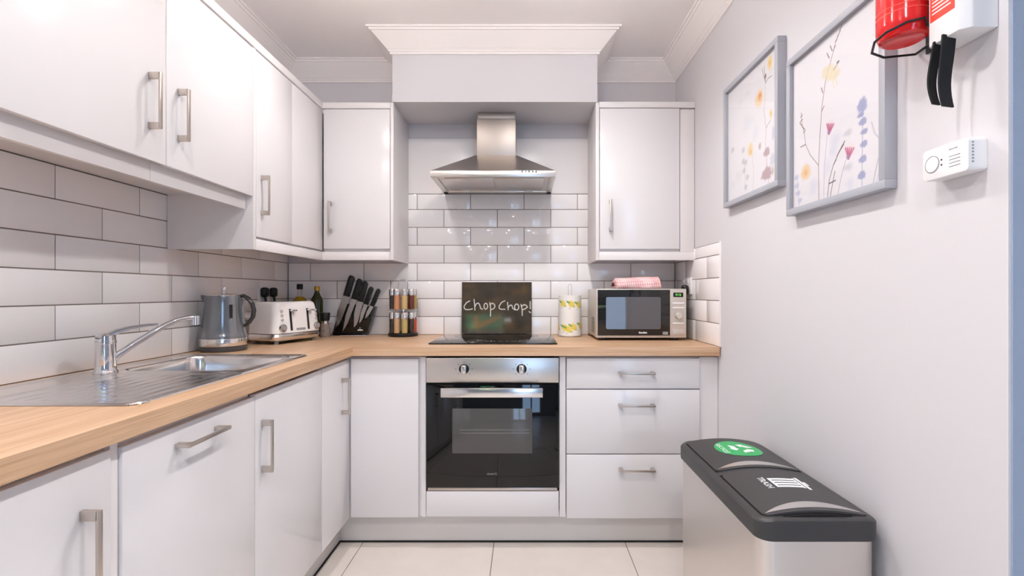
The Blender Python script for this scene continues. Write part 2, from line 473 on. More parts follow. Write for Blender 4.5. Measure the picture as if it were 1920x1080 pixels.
MB().box(XR + 0.0022, WRX, 2.118, D, ZW, 1.362).build('grout', M_grout, wall_right, smooth=False)
tile_rows(wall_right, 'right', 2.118, D - .001, 2.118, 2.27, range(0, 5), 1.361)
MB().box(XR - 0.001, WRX, 2.112, 2.119, ZW, 1.364, .001).build('tile_trim', M_white, wall_right)

# ================================================================= KITCHEN UNITS
FY, FX = 2.135, -0.775                             # faces of the back and the left row of base doors
def handle(parent, org, out, along, half, w=0.0095):
    """bar handle: org is its middle on the door face"""
    out, along = Vector(out), Vector(along); wd = out.cross(along)
    mb = MB()
    for sgn in (-1, 1):
        c = Vector(org) + along * (sgn * (half - 0.009))
        mb.obox(c, out, along, wd, (-0.001, 0.031), (-0.009, 0.009), (-w / 2, w / 2), bev=.0012)
    mb.obox(org, out, along, wd, (0.0275, 0.0335), (-half, half), (-w / 2, w / 2), bev=.0012)
    return mb.build('handle', M_handle, parent)
def door_x(parent, face, y0, y1, z0, z1, name='door'):   # door facing +X
    return MB().box(face - 0.019, face, y0 + .0015, y1 - .0015, z0, z1, .0022).build(name, M_door, parent)
def door_y(parent, face, x0, x1, z0, z1, name='door'):   # door facing the camera
    return MB().box(x0 + .0015, x1 - .0015, face, face + 0.019, z0, z1, .0022).build(name, M_door, parent)
OX, OY, UP, AY, AX = (1, 0, 0), (0, -1, 0), (0, 0, 1), (0, 1, 0), (1, 0, 0)
ZB0, ZB1 = 0.146, 0.846                            # base doors
CT = 0.853                                         # top of the base carcasses
LB = -1.345                                        # back of left carcasses
# left run
t = thing('base_cabinet', 'white base cabinet nearest the camera at the left end of the worktop', 'cabinet', (-1.06, .68, 0))
MB().box(LB, FX - .0195, .45, .9075, .145, CT).build('carcass', M_carc, t, smooth=False)
d = door_x(t, FX, .45, .907, ZB0, ZB1); handle(d, (FX, .845, .682), OX, UP, .077)
t = thing('dishwasher', 'integrated appliance under the drainer with white front and horizontal handle', 'dishwasher', (-1.06, 1.15, 0))
MB().box(LB, FX - .0195, .929, 1.385, .145, CT).build('carcass', M_carc, t, smooth=False)
MB().box(LB, FX - .006, .909, .927, .145, CT, .001).build('end_panel', M_carc, t)
d = door_x(t, FX, .929, 1.386, ZB0, ZB1 - .004); handle(d, (FX, 1.145, .80), OX, AY, .077)
t = thing('base_cabinet', 'white base cabinet below the sink bowl with upright bar handle', 'cabinet', (-1.06, 1.61, 0))
MB().box(LB, FX - .0195, 1.387, 1.841, .145, .735).build('carcass', M_carc, t, smooth=False)
d = door_x(t, FX, 1.387, 1.841, ZB0, ZB1); handle(d, (FX, 1.423, .688), OX, UP, .077)
t = thing('corner_base_cabinet', 'white corner base cabinet with two plain doors meeting at the inside corner', 'cabinet', (-1.06, 2.2, 0))
MB().box(LB, FX - .0195, 1.843, 2.74, .145, CT).box(FX - .0195, -.462, FY + .0195, 2.74, .145, CT).build('carcass', M_carc, t, smooth=False)
d = door_x(t, FX, 1.843, FY - .001, ZB0, ZB1); handle(d, (FX, 2.045, .70), OX, UP, .077)
door_y(t, FY, FX + .002, pX(785, FY), ZB0, ZB1)
# oven housing
OX0, OX1 = pX(799.5, FY), pX(1047.5, FY)
t = thing('oven_housing', 'white housing panel below and beside the built-in oven', 'cabinet', (-.145, 2.4, 0))
MB().box(-.461, OX0 - .004, FY + .008, 2.74, .145, CT).box(OX1 + .004, pX(1061, FY) - .001, FY + .008, 2.74, .145, CT).box(OX0 - .004, OX1 + .004, FY + .03, 2.74, .145, .16).build('carcass', M_carc, t, smooth=False)
MB().box(OX0, OX1, FY - .004, FY + .016, .151, .262, .003).build('lower_panel', M_door, t)
# drawers
DX0, DX1 = pX(1062, FY), pX(1312.5, FY)
t = thing('drawer_unit', 'white three-drawer base unit under the microwave', 'drawer unit', (.48, 2.4, 0))
MB().box(DX0, DX1, FY + .0195, 2.74, .145, CT).build('carcass', M_carc, t, smooth=False)
MB().box(DX1 + .001, WRX - .002, FY + .012, FY + .03, .145, CT).build('filler_panel', M_carc, t, smooth=False)
for (z0, z1, hz) in ((.7145, .849, .785), (.4275, .7085, .644), (.142, .4225, .361)):
    d = door_y(t, FY, DX0, DX1, z0, z1, 'drawer'); handle(d, (.4895, FY, hz), OY, AX, .079)
# plinths
PY, PX_ = 2.208, -0.847
t = thing('plinth', 'white kickboard along the floor beneath the base units', 'plinth', (-.3, 2.21, 0))
MB().box(PX_ - .004, WRX - .002, PY, PY + .016, .006, .1445, .001).build('board', M_plinth, t)
MB().box(PX_ - .016, PX_, .3, PY + .01, .006, .1445, .001).build('board', M_plinth, t)
MB().box(PX_, WRX - .002, PY - .004, PY + .004, .0003, .0075).box(PX_ - .004, PX_ + .004, .3, PY, .0003, .0075).build('seal_strip', M_dark, t, smooth=False)

# worktop, L shaped, cut out for the sink bowl
WFX, WFY = -0.755, 2.113
SKX0, SKX1, SKY0, SKY1 = -1.312, -0.822, 1.018, 1.845   # sink outline
t = thing('worktop', 'light oak L-shaped laminate worktop', 'worktop', (-1.0, 1.6, CT))
z0, z1 = ZW - 0.0385, ZW
HX0, HX1, HY0, HY1 = -1.29, -.845, 1.04, 1.83
MB().box(HX1, WFX, .30, WFY, z0, z1).box(XL + .0005, HX0, .30, WFY, z0, z1).box(HX0, HX1, .30, HY0, z0, z1).box(HX0, HX1, HY1, WFY, z0, z1).build('slab', M_oaky, t, smooth=False)
mb = MB(); mb.box(XL + .0005, XR - .0005, WFY, D - .0005, z0, z1); mb.build('slab', M_oakx, t, smooth=False)

# ---------------------------------------------------------------- wall units
UX, UY = -1.022, 2.435                             # faces of the left and back wall cabinets
ZT = 2.094
t = thing('wall_cabinet', 'white two-door wall cabinet hung over the sink', 'cabinet', (-1.18, 1.37, 1.505))
MB().box(XL + .002, UX - .02, .93, 1.8155, 1.507, 2.06).build('carcass', M_carc, t, smooth=False)
d = door_x(t, UX, .93, 1.377, 1.500, 2.058); handle(d, (UX, 1.315, 1.661), OX, UP, .077)
d = door_x(t, UX, 1.378, 1.8165, 1.500, 2.058); handle(d, (UX, 1.425, 1.661), OX, UP, .077)
MB().box(UX - .045, UX - .029, .93, 1.3545, 1.452, 1.507, .0008).build('pelmet', M_carc, t)
MB().box(UX - .045, UX - .029, 1.356, 1.8155, 1.452, 1.507, .0008).build('pelmet', M_carc, t)
MB().box(XL + .002, UX + .004, .93, 1.816, 2.062, ZT, .0015).build('top_trim', M_carc, t)
t = thing('wall_cabinet', 'tall white corner wall cabinet on the left wall beside the sink cabinet', 'cabinet', (-1.18, 2.1, 1.302))
MB().box(XL + .002, UX - .02, 1.836, 2.74, 1.345, 2.06).build('carcass', M_carc, t, smooth=False)
MB().box(XL + .002, UX + .0005, 1.8175, 1.8355, 1.302, ZT - .033, .001).build('end_panel', M_carc, t)
d = door_x(t, UX, 1.837, 2.122, 1.352, 2.058); handle(d, (UX, 1.872, 1.515), OX, UP, .077)
MB().box(UX - .019, UX, 2.1235, UY - .0005, 1.352, 2.058, .0022).build('fixed_panel', M_door, t)
MB().box(UX - .022, UX - .004, 1.837, UY + .012, 1.302, 1.344, .0008).build('pelmet', M_carc, t)
MB().box(XL + .002, UX + .004, 1.8165, UY - .004, 2.062, ZT, .0015).build('top_trim', M_carc, t)
t = thing('wall_cabinet', 'white single-door wall cabinet left of the cooker hood', 'cabinet', (-.84, 2.6, 1.30))
XA0, XA1 = UX + .001, pX(738, UY)
MB().box(XA0, XA1 - .018, UY + .02, 2.745, 1.345, 2.06).build('carcass', M_carc, t, smooth=False)
d = door_y(t, UY, XA0 + .004, pX(731.5, UY), 1.359, 2.062); handle(d, (-.978, UY, 1.518), OY, UP, .077)
MB().box(XA1 - .016, XA1, UY - .003, 2.745, 1.302, ZT, .001).build('end_panel', M_carc, t)
MB().box(XA0 - .004, XA1 - .0165, UY + .006, UY + .022, 1.302, 1.344, .0008).build('pelmet', M_carc, t)
MB().box(XA0 - .004, XA1 - .0165, UY - .004, 2.745, 2.065, ZT, .0015).build('top_trim', M_carc, t)
t = thing('wall_cabinet', 'white single-door wall cabinet right of the cooker hood', 'cabinet', (.6, 2.6, 1.30))
XB0 = pX(1117, UY); XB1 = WRX - .002
MB().box(XB0 + .018, XB1, UY + .02, 2.745, 1.345, 2.06).build('carcass', M_carc, t, smooth=False)
MB().box(XB0, XB0 + .017, UY - .003, 2.745, 1.302, ZT, .001).build('end_panel', M_carc, t)
d = door_y(t, UY, pX(1124, UY), pX(1275, UY), 1.358, 2.066); handle(d, (.426, UY, 1.525), OY, UP, .079)
MB().box(pX(1276, UY), XB1, UY + .006, UY + .024, 1.345, 2.064, .001).build('filler_panel', M_carc, t)
MB().box(XB0 + .0175, XB1, UY + .004, UY + .022, 1.302, 1.344, .0008).build('pelmet', M_carc, t)
MB().box(XB0 + .0175, XB1, UY - .004, 2.745, 2.069, ZT + .004, .0015).build('top_trim', M_carc, t)

# ================================================================= APPLIANCES
# cooker hood
t = thing('cooker_hood', 'stainless steel chimney cooker hood over the hob', 'cooker hood', (-.155, 2.6, 1.7))
HX0_, HX1_, HFY, HZ0, HZ1 = -.460, .147, 2.343, 1.699, 1.729
CX0, CX1, CFY = pX(894, 2.563), pX(967, 2.563), 2.563
mb = MB()
mb.loft([[(HX0_, HFY, HZ1), (HX1_, HFY, HZ1), (HX1_, 2.746, HZ1), (HX0_, 2.746, HZ1)],
         [(CX0 - .006, CFY - .012, 1.862), (CX1 + .006, CFY - .012, 1.862), (CX1 + .006, 2.746, 1.862), (CX0 - .006, 2.746, 1.862)]])
mb.build('canopy', M_brushx, t, angle=15)
mb = MB(); e = .006
for b in ((HX0_ - .001, HX1_ + .001, HFY - .003, HFY + .012), (HX0_ - .001, HX0_ + .03, HFY, 2.746), (HX1_ - .03, HX1_ + .001, HFY, 2.746), (HX0_, HX1_, 2.70, 2.746)):
    mb.box(b[0], b[1], b[2], b[3], HZ0, HZ1, .003)
mb.build('rim', M_brushx, t)
MB().box(HX0_ + .03, HX1_ - .03, HFY + .012, 2.70, HZ0 + .006, HZ0 + .012).build('underside', M_brushx, t, smooth=False)
mid = (HX0_ + HX1_) / 2
for a, b in ((HX0_ + .055, mid - .004), (mid + .004, HX1_ - .055)):
    f = MB().box(a, b, HFY + .05, 2.66, HZ0 + .001, HZ0 + .006, .0015).build('grease_filter', M_brushx, t)
    MB().box((a + b) / 2 - .03, (a + b) / 2 + .03, HFY + .06, HFY + .068, HZ0 - .0005, HZ0 + .002, .001).build('latch', M_handle, f)
for x in (HX0_ + .13, HX1_ - .13):
    MB().cyl((x, 2.68, HZ0 + .0005), (x, 2.68, HZ0 + .006), .025).build('hood_lamp', M_white, t)
for k in range(5):
    x = pX(979 + 6.6 * k, HFY); MB().cyl((x, HFY - .006, pZ(322, HFY)), (x, HFY - .002, pZ(322, HFY)), .0042, seg=12).build('button', M_black, t)
MB().box(CX0, CX1, CFY, 2.746, 1.860, pZ(222, CFY), .002).build('chimney', M_brush, t)
MB().box(CX0 + .004, CX1 - .004, CFY + .004, 2.746, pZ(222, CFY), BZ - .0005, .001).build('chimney', M_brush, t)

# built-in oven
t = thing('oven', 'built-in single oven with steel control panel and black glass door', 'oven', (-.145, 2.4, .26))
OF = FY - .006
MB().box(OX0 + .012, OX1 - .012, FY + .02, 2.70, .272, .84).build('body', M_dark, t, smooth=False)
MB().box(OX0, OX1, OF, FY + .02, .742, .8515, .002).build('control_panel', M_brushx, t)
for px_ in (870, 978):
    kx, kz = pX(px_, OF), pZ(692, OF)
    k = MB().cyl((kx, OF, kz), (kx, OF - .006, kz), .0225, .0215, bev=.001).build('knob', M_black, t)
    MB().box(kx - .0115, kx + .0115, OF - .026, OF - .006, kz - .020, kz + .020, .007, 3).build('grip', M_steel, k)
    for a in range(0, 360, 45):
        if a == 270: continue
        x, z = kx + .036 * math.cos(math.radians(a)), kz + .030 * math.sin(math.radians(a))
        MB().box(x - .0016, x + .0016, OF - .0004, OF + .0005, z - .0016, z + .0016).build('dial_mark', M_black, k, smooth=False)
MB().box(OX0 + .002, OX1 - .002, FY + .004, FY + .02, .733, .742).build('gap', M_dark, t, smooth=False)
d = MB().box(OX0, OX1, OF, FY + .02, .279, .734, .002).build('oven_door', M_blackg, t)
MB().box(pX(848, OF), pX(998, OF), OF - .0006, OF + .003, pZ(850, OF), pZ(766, OF), .0003).build('inner_window', M_ovenwin, d)
mb = MB()
for zz in (806, 812): mb.box(pX(862, OF), pX(992, OF), OF - .0008, OF, pZ(zz, OF) - .0008, pZ(zz, OF) + .0008)
mb.build('rack_wire', M_grey, d, smooth=False)
h0, h1 = pX(826, OF - .045), pX(1018, OF - .045)
mb = MB().box(h0, h1, OF - .048, OF - .036, pZ(745.5, OF - .045), pZ(728, OF - .045), .003)
for x in (h0 + .012, h1 - .032): mb.box(x, x + .02, OF - .037, OF + .002, pZ(738, OF - .045), pZ(730, OF - .045), .002)
mb.build('handle', M_steel, d)
text_part('electriQ', .0135, (pX(922.5, OF), OF - .0004, pZ(888.5, OF)), AX, UP, M_grey, d)
MB().box(OX0 + .006, OX1 - .006, FY - .001, FY + .02, .2655, .2775, .001).build('vent_strip', M_handle, t)

# hob
t = thing('hob', 'black glass ceramic hob set flush in the oak worktop', 'hob', (-.15, 2.46, ZW))
HBX0, HBX1 = pX(803, 2.222), pX(1045, 2.222)
MB().box(HBX0, HBX1, 2.222, 2.722, ZW + .0002, ZW + .0062, .0015).build('glass', M_blackg, t)
M_zone = mat('hob_zone_print', (26, 26, 27), rough=0.05, spec=0.6)
for (x, y, r) in ((-.29, 2.35, .08), (.0, 2.35, .09), (-.29, 2.60, .09), (.0, 2.60, .07)):
    MB().lathe([(r - .002, 0), (r, .0001), (r, .0002), (r - .002, .0002)], (x, y, ZW + .0061), 48).build('cooking_zone', M_zone, t)

# sink: one pressed sheet with drainer grooves and a bowl
t = thing('sink', 'stainless steel inset sink with ribbed drainer and single bowl', 'sink', (-1.06, 1.43, ZW))
nx, ny = 190, 300
xs = np.linspace(SKX0, SKX1, nx); ys = np.linspace(SKY0, SKY1, ny)
gx, gy = np.meshgrid(xs, ys)
def sdrr(x, y, x0, x1, y0, y1, r):
    qx = np.abs(x - (x0 + x1) / 2) - ((x1 - x0) / 2 - r); qy = np.abs(y - (y0 + y1) / 2) - ((y1 - y0) / 2 - r)
    return np.hypot(np.maximum(qx, 0), np.maximum(qy, 0)) + np.minimum(np.maximum(qx, qy), 0) - r
def sstep(a, b, x): t_ = np.clip((x - a) / (b - a), 0, 1); return t_ * t_ * (3 - 2 * t_)
outer = sdrr(gx, gy, SKX0, SKX1, SKY0, SKY1, .03)
z = 0.0045 * sstep(0.0, -.006, outer) - 0.0035 * sstep(-.012, -.022, outer)
drain = sdrr(gx, gy, -1.20, SKX1 + .03, SKY0 + .035, 1.425, .02)
grooves = np.maximum(0, np.sin((gx + 1.19) / .036 * 2 * math.pi)) ** 2 * .0013
tap_free = sstep(-1.205, -1.19, gx)
z = z - sstep(0, -.012, drain) * .002 + grooves * sstep(-.012, -.03, drain)
bowl = sdrr(gx, gy, -1.235, -.862, 1.462, 1.808, .05)
z = np.where(bowl < 0.012, z + 0.0015 * sstep(.012, .004, bowl), z)
z = z - .155 * sstep(0.0, -.024, bowl)
dr = np.hypot(gx + 1.05, gy - 1.635)
z = z - .006 * sstep(.045, .038, dr)
inside = outer < 0.0008
vs = np.stack([gx, gy, ZW + .0008 + z], -1).reshape(-1, 3)
idx = np.arange(nx * ny).reshape(ny, nx)
fs = np.stack([idx[:-1, :-1], idx[:-1, 1:], idx[1:, 1:], idx[1:, :-1]], -1).reshape(-1, 4)
keep = inside.reshape(-1)[fs].all(1); fs = fs[keep]
me = bpy.data.meshes.new('basin'); me.from_pydata(vs.tolist(), [], fs.tolist())
bmx = bmesh.new(); bmx.from_mesh(me); bmesh.ops.delete(bmx, geom=[v for v in bmx.verts if not v.link_faces], context='VERTS'); bmx.to_mesh(me); bmx.free()
link('basin', me, M_steel, t, angle=80)
MB().lathe([(0, .002), (.03, .002), (.038, .0), (.036, -.004), (0, -.004)], (-1.05, 1.635, ZW - .155)).build('drain', M_chrome, t)

# mixer tap
TX, TY = -1.245, 1.435
t = thing('mixer_tap', 'chrome single-lever kitchen mixer tap with long angled spout', 'tap', (TX, TY, ZW))
MB().lathe([(0, 0), (.029, 0), (.030, .004), (.0265, .010), (.0255, .02), (.0245, .085), (.026, .092), (.024, .098), (0, .1)], (TX, TY, ZW + .001)).build('body', M_chrome, t)
EX, EY = -1.09, 1.60
sp = []
dirx, diry = EX - TX, EY - TY
for s_, zz in ((.04, .030), (.12, .050), (.3, .083), (.5, .115), (.66, .138), (.78, .150), (.9, .156), (1.0, .157)):
    sp.append((TX + dirx * s_, TY + diry * s_, ZW + zz))
MB().tube(sp, [.0135, .013, .0125, .012, .011, .0105, .0105, .0105], 14, flat=(.8, 1)).build('spout', M_chrome, t)
MB().cyl((EX, EY, ZW + .162), (EX, EY, ZW + .132), .0125, bev=.001).build('aerator', M_chrome, t)
lv = []
for s_, zz, r in ((-.12, .102, .012), (.0, .112, .022), (.15, .122, .020), (.35, .132, .014), (.6, .138, .010), (.75, .139, .008)):
    lv.append(((TX + .115 * s_ * 1.0, TY + .10 * s_ * 1.2, ZW + zz), r))
MB().tube([p for p, _ in lv], [r for _, r in lv], 14, flat=(.45, 1)).lathe([(0, 0), (.0245, 0), (.024, .014), (.016, .022), (0, .024)], (TX, TY, ZW + .097)).build('lever', M_chrome, t)

# ================================================================= THINGS ON THE WORKTOP
# kettle
KX, KY = -1.247, 2.0
t = thing('kettle', 'grey jug kettle with chrome band and knob, behind the sink bowl', 'kettle', (KX, KY, ZW))
MB().lathe([(0, 0), (.084, 0), (.086, .003), (.086, .018), (.082, .021), (0, .021)], (KX, KY, ZW + .0005), 48).build('power_base', mat('kettle_base', (72, 72, 75), .3), t)
MB().lathe([(0, .0), (.085, .0), (.086, .003), (.086, .028), (.085, .031), (0, .031)], (KX, KY, ZW + .022), 48).build('chrome_band', M_steel, t)
b = MB().lathe([(0, .0), (.0865, .0), (.087, .004), (.084, .012), (.080, .03), (.0765, .06), (.073, .10), (.070, .14), (.068, .165), (.0665, .172), (0, .172)], (KX, KY, ZW + .0535), 48)
b.build('body', M_kettle, t)
ang = math.radians(205); sx, sy = math.cos(ang), math.sin(ang)
mb = MB()
mb.loft([[(KX + sx * .060 - sy * w_, KY + sy * .060 + sx * w_, ZW + z_) for w_, z_ in ((-.024, .226), (.024, .226), (.010, .19), (-.010, .19))],
         [(KX + sx * .079 - sy * w_, KY + sy * .079 + sx * w_, ZW + z_) for w_, z_ in ((-.008, .229), (.008, .229), (.003, .216), (-.003, .216))]])
mb.build('spout', M_kettle, t)
MB().lathe([(0, .0), (.0655, .0), (.066, .003), (.05, .008), (.02, .012), (0, .0125)], (KX, KY, ZW + .2255), 40).build('lid', M_steel, t)
MB().lathe([(0, 0), (.005, 0), (.005, .006), (.0095, .012), (.0105, .019), (.008, .026), (0, .029)], (KX, KY, ZW + .237), 20).build('lid_knob', M_chrome, t)
hang = math.radians(10); hx, hy = math.cos(hang), math.sin(hang)
hp = [(.055, .222), (.075, .226), (.094, .214), (.109, .192), (.116, .165), (.112, .138), (.098, .115), (.083, .103), (.072, .100)]
mb = MB().tube([(KX + hx * a, KY + hy * a, ZW + z_) for a, z_ in hp], [.008, .010, .011, .011, .011, .011, .010, .009, .007], 12, flat=(.75, 1.15))
mb.build('handle', mat('kettle_handle', (52, 53, 56), .25), t)
MB().box(.0715, .0745, -.006, .006, .08, .19, .001, mtx=Matrix.Translation((KX, KY, ZW)) @ Matrix.Rotation(math.radians(-38), 4, 'Z')).build('water_gauge', M_dark, t)

# toaster (local frame: long side faces -y)
TOX, TOY, TOR = -1.168, 2.352, math.radians(70.5)
t = thing('toaster', 'white four-slice toaster with chrome base and two levers', 'toaster', (TOX, TOY, ZW), TOR)
L2, W2 = .143, .092
def rr3(l, w, r, z_): return [(x, y, z_) for x, y in rrect(-l, l, -w, w, r, 6)]
MB().loft([rr3(L2 - .006, W2 - .006, .03, .046), rr3(L2, W2, .032, .050), rr3(L2 - .004, W2 - .006, .032, .10), rr3(L2 - .012, W2 - .014, .032, .17),
           rr3(L2 - .016, W2 - .019, .031, .187), rr3(L2 - .022, W2 - .025, .028, .194), rr3(L2 - .03, W2 - .033, .024, .196)]).build('body', M_toast, t, local=True)
MB().loft([rr3(L2 - .012, W2 - .012, .03, .012), rr3(L2 - .002, W2 - .002, .032, .018), rr3(L2 + .002, W2 + .002, .033, .034), rr3(L2 - .002, W2 - .002, .032, .046)]).build('base_band', M_steel, t, local=True)
for sx_ in (-1, 1):
    for sy_ in (-1, 1):
        MB().cyl((sx_ * (L2 - .03), sy_ * (W2 - .028), 0.0003), (sx_ * (L2 - .03), sy_ * (W2 - .028), .014), .009, .012).build('foot', M_grey, t, local=True)
for sx_ in (-1, 1):
    for sy_ in (-.028, .028):
        MB().box(sx_ * .062 - .05, sx_ * .062 + .05, sy_ - .012, sy_ + .012, .1955, .1972, .0007).build('slot', M_dark, t, local=True)
def face_y(z_): return -float(np.interp(z_, (.05, .10, .17), (W2, W2 - .006, W2 - .014)))
for f_, side in ((.33, 0), (.70, 1)):
    x = -L2 + 2 * L2 * f_
    MB().obox((x, face_y(.11) - .0004, .11), (1, 0, 0), (0, .993, -.116), (0, .116, .993), (-.0058, .0058), (-.0012, .004), (-.050, .052)).build('lever_slot', M_dark, t, local=True)
    MB().box(x - .004, x + .022, face_y(.155) - .024, face_y(.155) + .002, .150, .159, .003).build('lever', M_chrome, t, local=True)
for f_ in (.145, .875):
    x = -L2 + 2 * L2 * f_
    k = MB().cyl((x, face_y(.075) + .002, .075), (x, face_y(.075) - .012, .075), .0185, .017, bev=.002).build('dial', M_chrome, t, local=True)
    MB().cyl((x, face_y(.075) - .0121, .075), (x, face_y(.075) - .0135, .075), .012).build('dial_cap', M_grey, k, local=True)
    for zz in (.112, .132, .152):
        MB().cyl((x + .002, face_y(zz) + .002, zz), (x + .002, face_y(zz) - .004, zz), .0075, bev=.001, seg=18).build('button', M_mgrey, t, local=True)
x = -L2 + 2 * L2 * .53
MB().box(x - .028, x + .028, face_y(.064) - .0006, face_y(.064) + .003, .058, .070, .0004).build('badge', M_grey, t, local=True)

# oil bottles
def bottle(name, label, x, y, parts, group=None):
    t = thing(name, label, 'bottle', (x, y, ZW))
    for pn, prof, m in parts: MB().lathe(prof, (x, y, ZW + .0005), 32).build(pn, m, t)
bottle('oil_bottle', 'round bottle of yellow cooking oil with black cap behind the toaster', -1.238, 2.655,
       [('oil', [(0, .002), (.041, .002), (.043, .01), (.043, .165), (.040, .188), (.030, .205), (.016, .216), (0, .216)], M_oil),
        ('neck', [(.0135, .213), (.0135, .262), (.0125, .262), (.0125, .213)], M_glass),
        ('cap', [(0, .255), (.0155, .255), (.016, .258), (.016, .283), (.0145, .285), (0, .285)], M_black)])
bottle('oil_bottle', 'dark green glass oil bottle with gold cap behind the toaster', -1.152, 2.675,
       [('glass', [(0, 0), (.031, 0), (.032, .005), (.032, .19), (.029, .205), (.019, .222), (.0125, .238), (.0125, .252), (0, .252)], M_green_glass),
        ('cap', [(0, .248), (.0145, .248), (.015, .251), (.015, .269), (.0135, .272), (0, .272)], M_gold)])
# pepper grinder
GX, GY = pX(609.5, 2.585), 2.585
t = thing('pepper_grinder', 'small glass pepper grinder with black cap beside the toaster', 'grinder', (GX, GY, ZW))
MB().lathe([(0, 0), (.026, 0), (.027, .004), (.0255, .03), (.0215, .072), (0, .072)], (GX, GY, ZW + .0005), 24).build('jar', M_pepper, t)
MB().lathe([(0, .0), (.0185, .0), (.019, .014), (0, .014)], (GX, GY, ZW + .0728), 24).build('collar', M_steel, t)
MB().lathe([(0, .0), (.021, .0), (.0225, .006), (.0265, .038), (.025, .044), (0, .045)], (GX, GY, ZW + .0872), 24).build('cap', M_black, t)

# knife block: slanted smoked slab with five knives showing against it
KD = 2.690; KT = 2.652
t = thing('knife_block', 'slanted black knife block on a flat base plate', 'knife block', (pX(655, KD), 2.69, ZW))
def kp(px_, py_, d=KT): return (pX(px_, d), pZ(py_, d))
def front_prism(poly, y0, y1, bev=0.0):
    m = Matrix(((1, 0, 0, 0), (0, 0, 1, 0), (0, 1, 0, 0), (0, 0, 0, 1)))      # (x, z, depth) -> world
    return MB().prism(poly, y0, y1, m, bev)
base_z = ZW + .007
pl = [kp(621.5, 625), kp(686, 625), kp(701, 575.5), kp(638, 568)]
pl[0] = (pl[0][0], base_z); pl[1] = (pl[1][0], base_z)
front_prism(pl, KT + .006, KT + .075, .003).build('block', M_smoke, t)
MB().box(pl[0][0] - .002, pl[1][0] + .008, KT - .018, KT + .08, ZW + .0003, ZW + .0068, .002).build('base_plate', M_chrome, t)
mb = MB().box(pX(670, KT), pX(679.5, KT), KT + .0052, KT + .0062, pZ(620.0, KT), pZ(617.9, KT)); mb.cyl((pX(674.3, KT), KT + .0062, pZ(615.4, KT)), (pX(674.3, KT), KT + .0052, pZ(615.4, KT)), .0026, seg=12)
mb.build('emblem', M_print, t, smooth=False)
KN = [((659, 516.5), (649, 555.5), (628, 615.5), 13.5, 9.5, 'largest kitchen knife, leftmost in the slanted block'),
      ((674, 522.7), (663.5, 561), (641.8, 621.5), 9.5, 8.5, 'long slim knife second from the left in the block'),
      ((685, 527), (674.8, 565.5), (663.2, 614), 11.5, 8.5, 'broad knife in the middle of the block'),
      ((696, 537.6), (685.8, 570.6), (673.2, 606), 7.5, 7.0, 'short knife fourth from the left in the block'),
      ((710, 541.5), (697, 574), (684, 597), 7.0, 6.5, 'smallest paring knife at the right end of the block')]
for (h0_, h1_, tp, bw, hw, lab) in KN:
    t = thing('kitchen_knife', lab, 'knife', (*[kp(*tp)[0]], KT, kp(*tp)[1]), group='knives in the block')
    a, b, c = Vector(kp(*h0_)), Vector(kp(*h1_)), Vector(kp(*tp))
    dv = (b - a).normalized(); nv = Vector((dv.y, -dv.x)) * -1          # to the right of the knife, across the blade
    if nv.x < 0: nv = -nv
    bw_, hw_ = bw * KT / F, hw * KT / F
    dl = (c - b); mid_ = b + dl * .72
    poly = [b - nv * bw_ * .5, b + nv * bw_ * .5, mid_ + nv * bw_ * .42, b + dl * .88 + nv * bw_ * .28, c, b - nv * bw_ * .5 + dl * .5]
    front_prism([tuple(p) for p in poly], KT + .0028, KT + .0048).build('blade', M_blade, t, smooth=False)
    o2 = nv * hw_ * .12
    hpoly = [b - nv * hw_ * .62, b + nv * hw_ * .62, b + (a - b) * .25 + nv * hw_ * .46 , b + (a - b) * .6 + nv * hw_ * .5 + o2, b + (a - b) * .9 + nv * hw_ * .62 + o2, a + nv * hw_ * .25, a - nv * hw_ * .3, b + (a - b) * .85 - nv * hw_ * .5, b + (a - b) * .4 - nv * hw_ * .52]
    front_prism([tuple(p) for p in hpoly], KT - .006, KT + .014, .003).build('handle', M_black, t)

# spice rack carousel with jars
SX, SY = pX(756, 2.655), 2.655
t = thing('spice_rack', 'revolving chrome spice rack with a black base and ring handle', 'spice rack', (SX, SY, ZW))
MB().lathe([(0, 0), (.078, 0), (.080, .003), (.080, .015), (.074, .02), (0, .02)], (SX, SY, ZW + .0005), 40).build('base', M_black, t)
MB().cyl((SX, SY, ZW + .02), (SX, SY, ZW + .250), .006, seg=14).build('post', M_chrome, t)
for zz in (.143,):
    mb = MB().lathe([(.030, 0), (.030, .003), (0, .003)], (SX, SY, ZW + zz), 24)
    mb.tube([(SX + .079 * math.cos(a * math.pi / 20), SY + .079 * math.sin(a * math.pi / 20), ZW + zz) for a in range(40)], .0016, 6, closed=True)
    for a in range(8):
        an = (a + .5) * math.pi / 4; mb.tube([(SX + .02 * math.cos(an), SY + .02 * math.sin(an), ZW + zz), (SX + .079 * math.cos(an), SY + .079 * math.sin(an), ZW + zz)], .0014, 6)
    mb.build('holder_ring', M_chrome, t)
MB().tube([(SX + .026 * math.cos(a), SY, ZW + .278 + .034 * math.sin(a)) for a in np.linspace(-.9, math.pi + .9, 25)], .0020, 8).build('ring_handle', M_chrome, t)
TIER = [('lower', .0212), ('upper', .1485)]
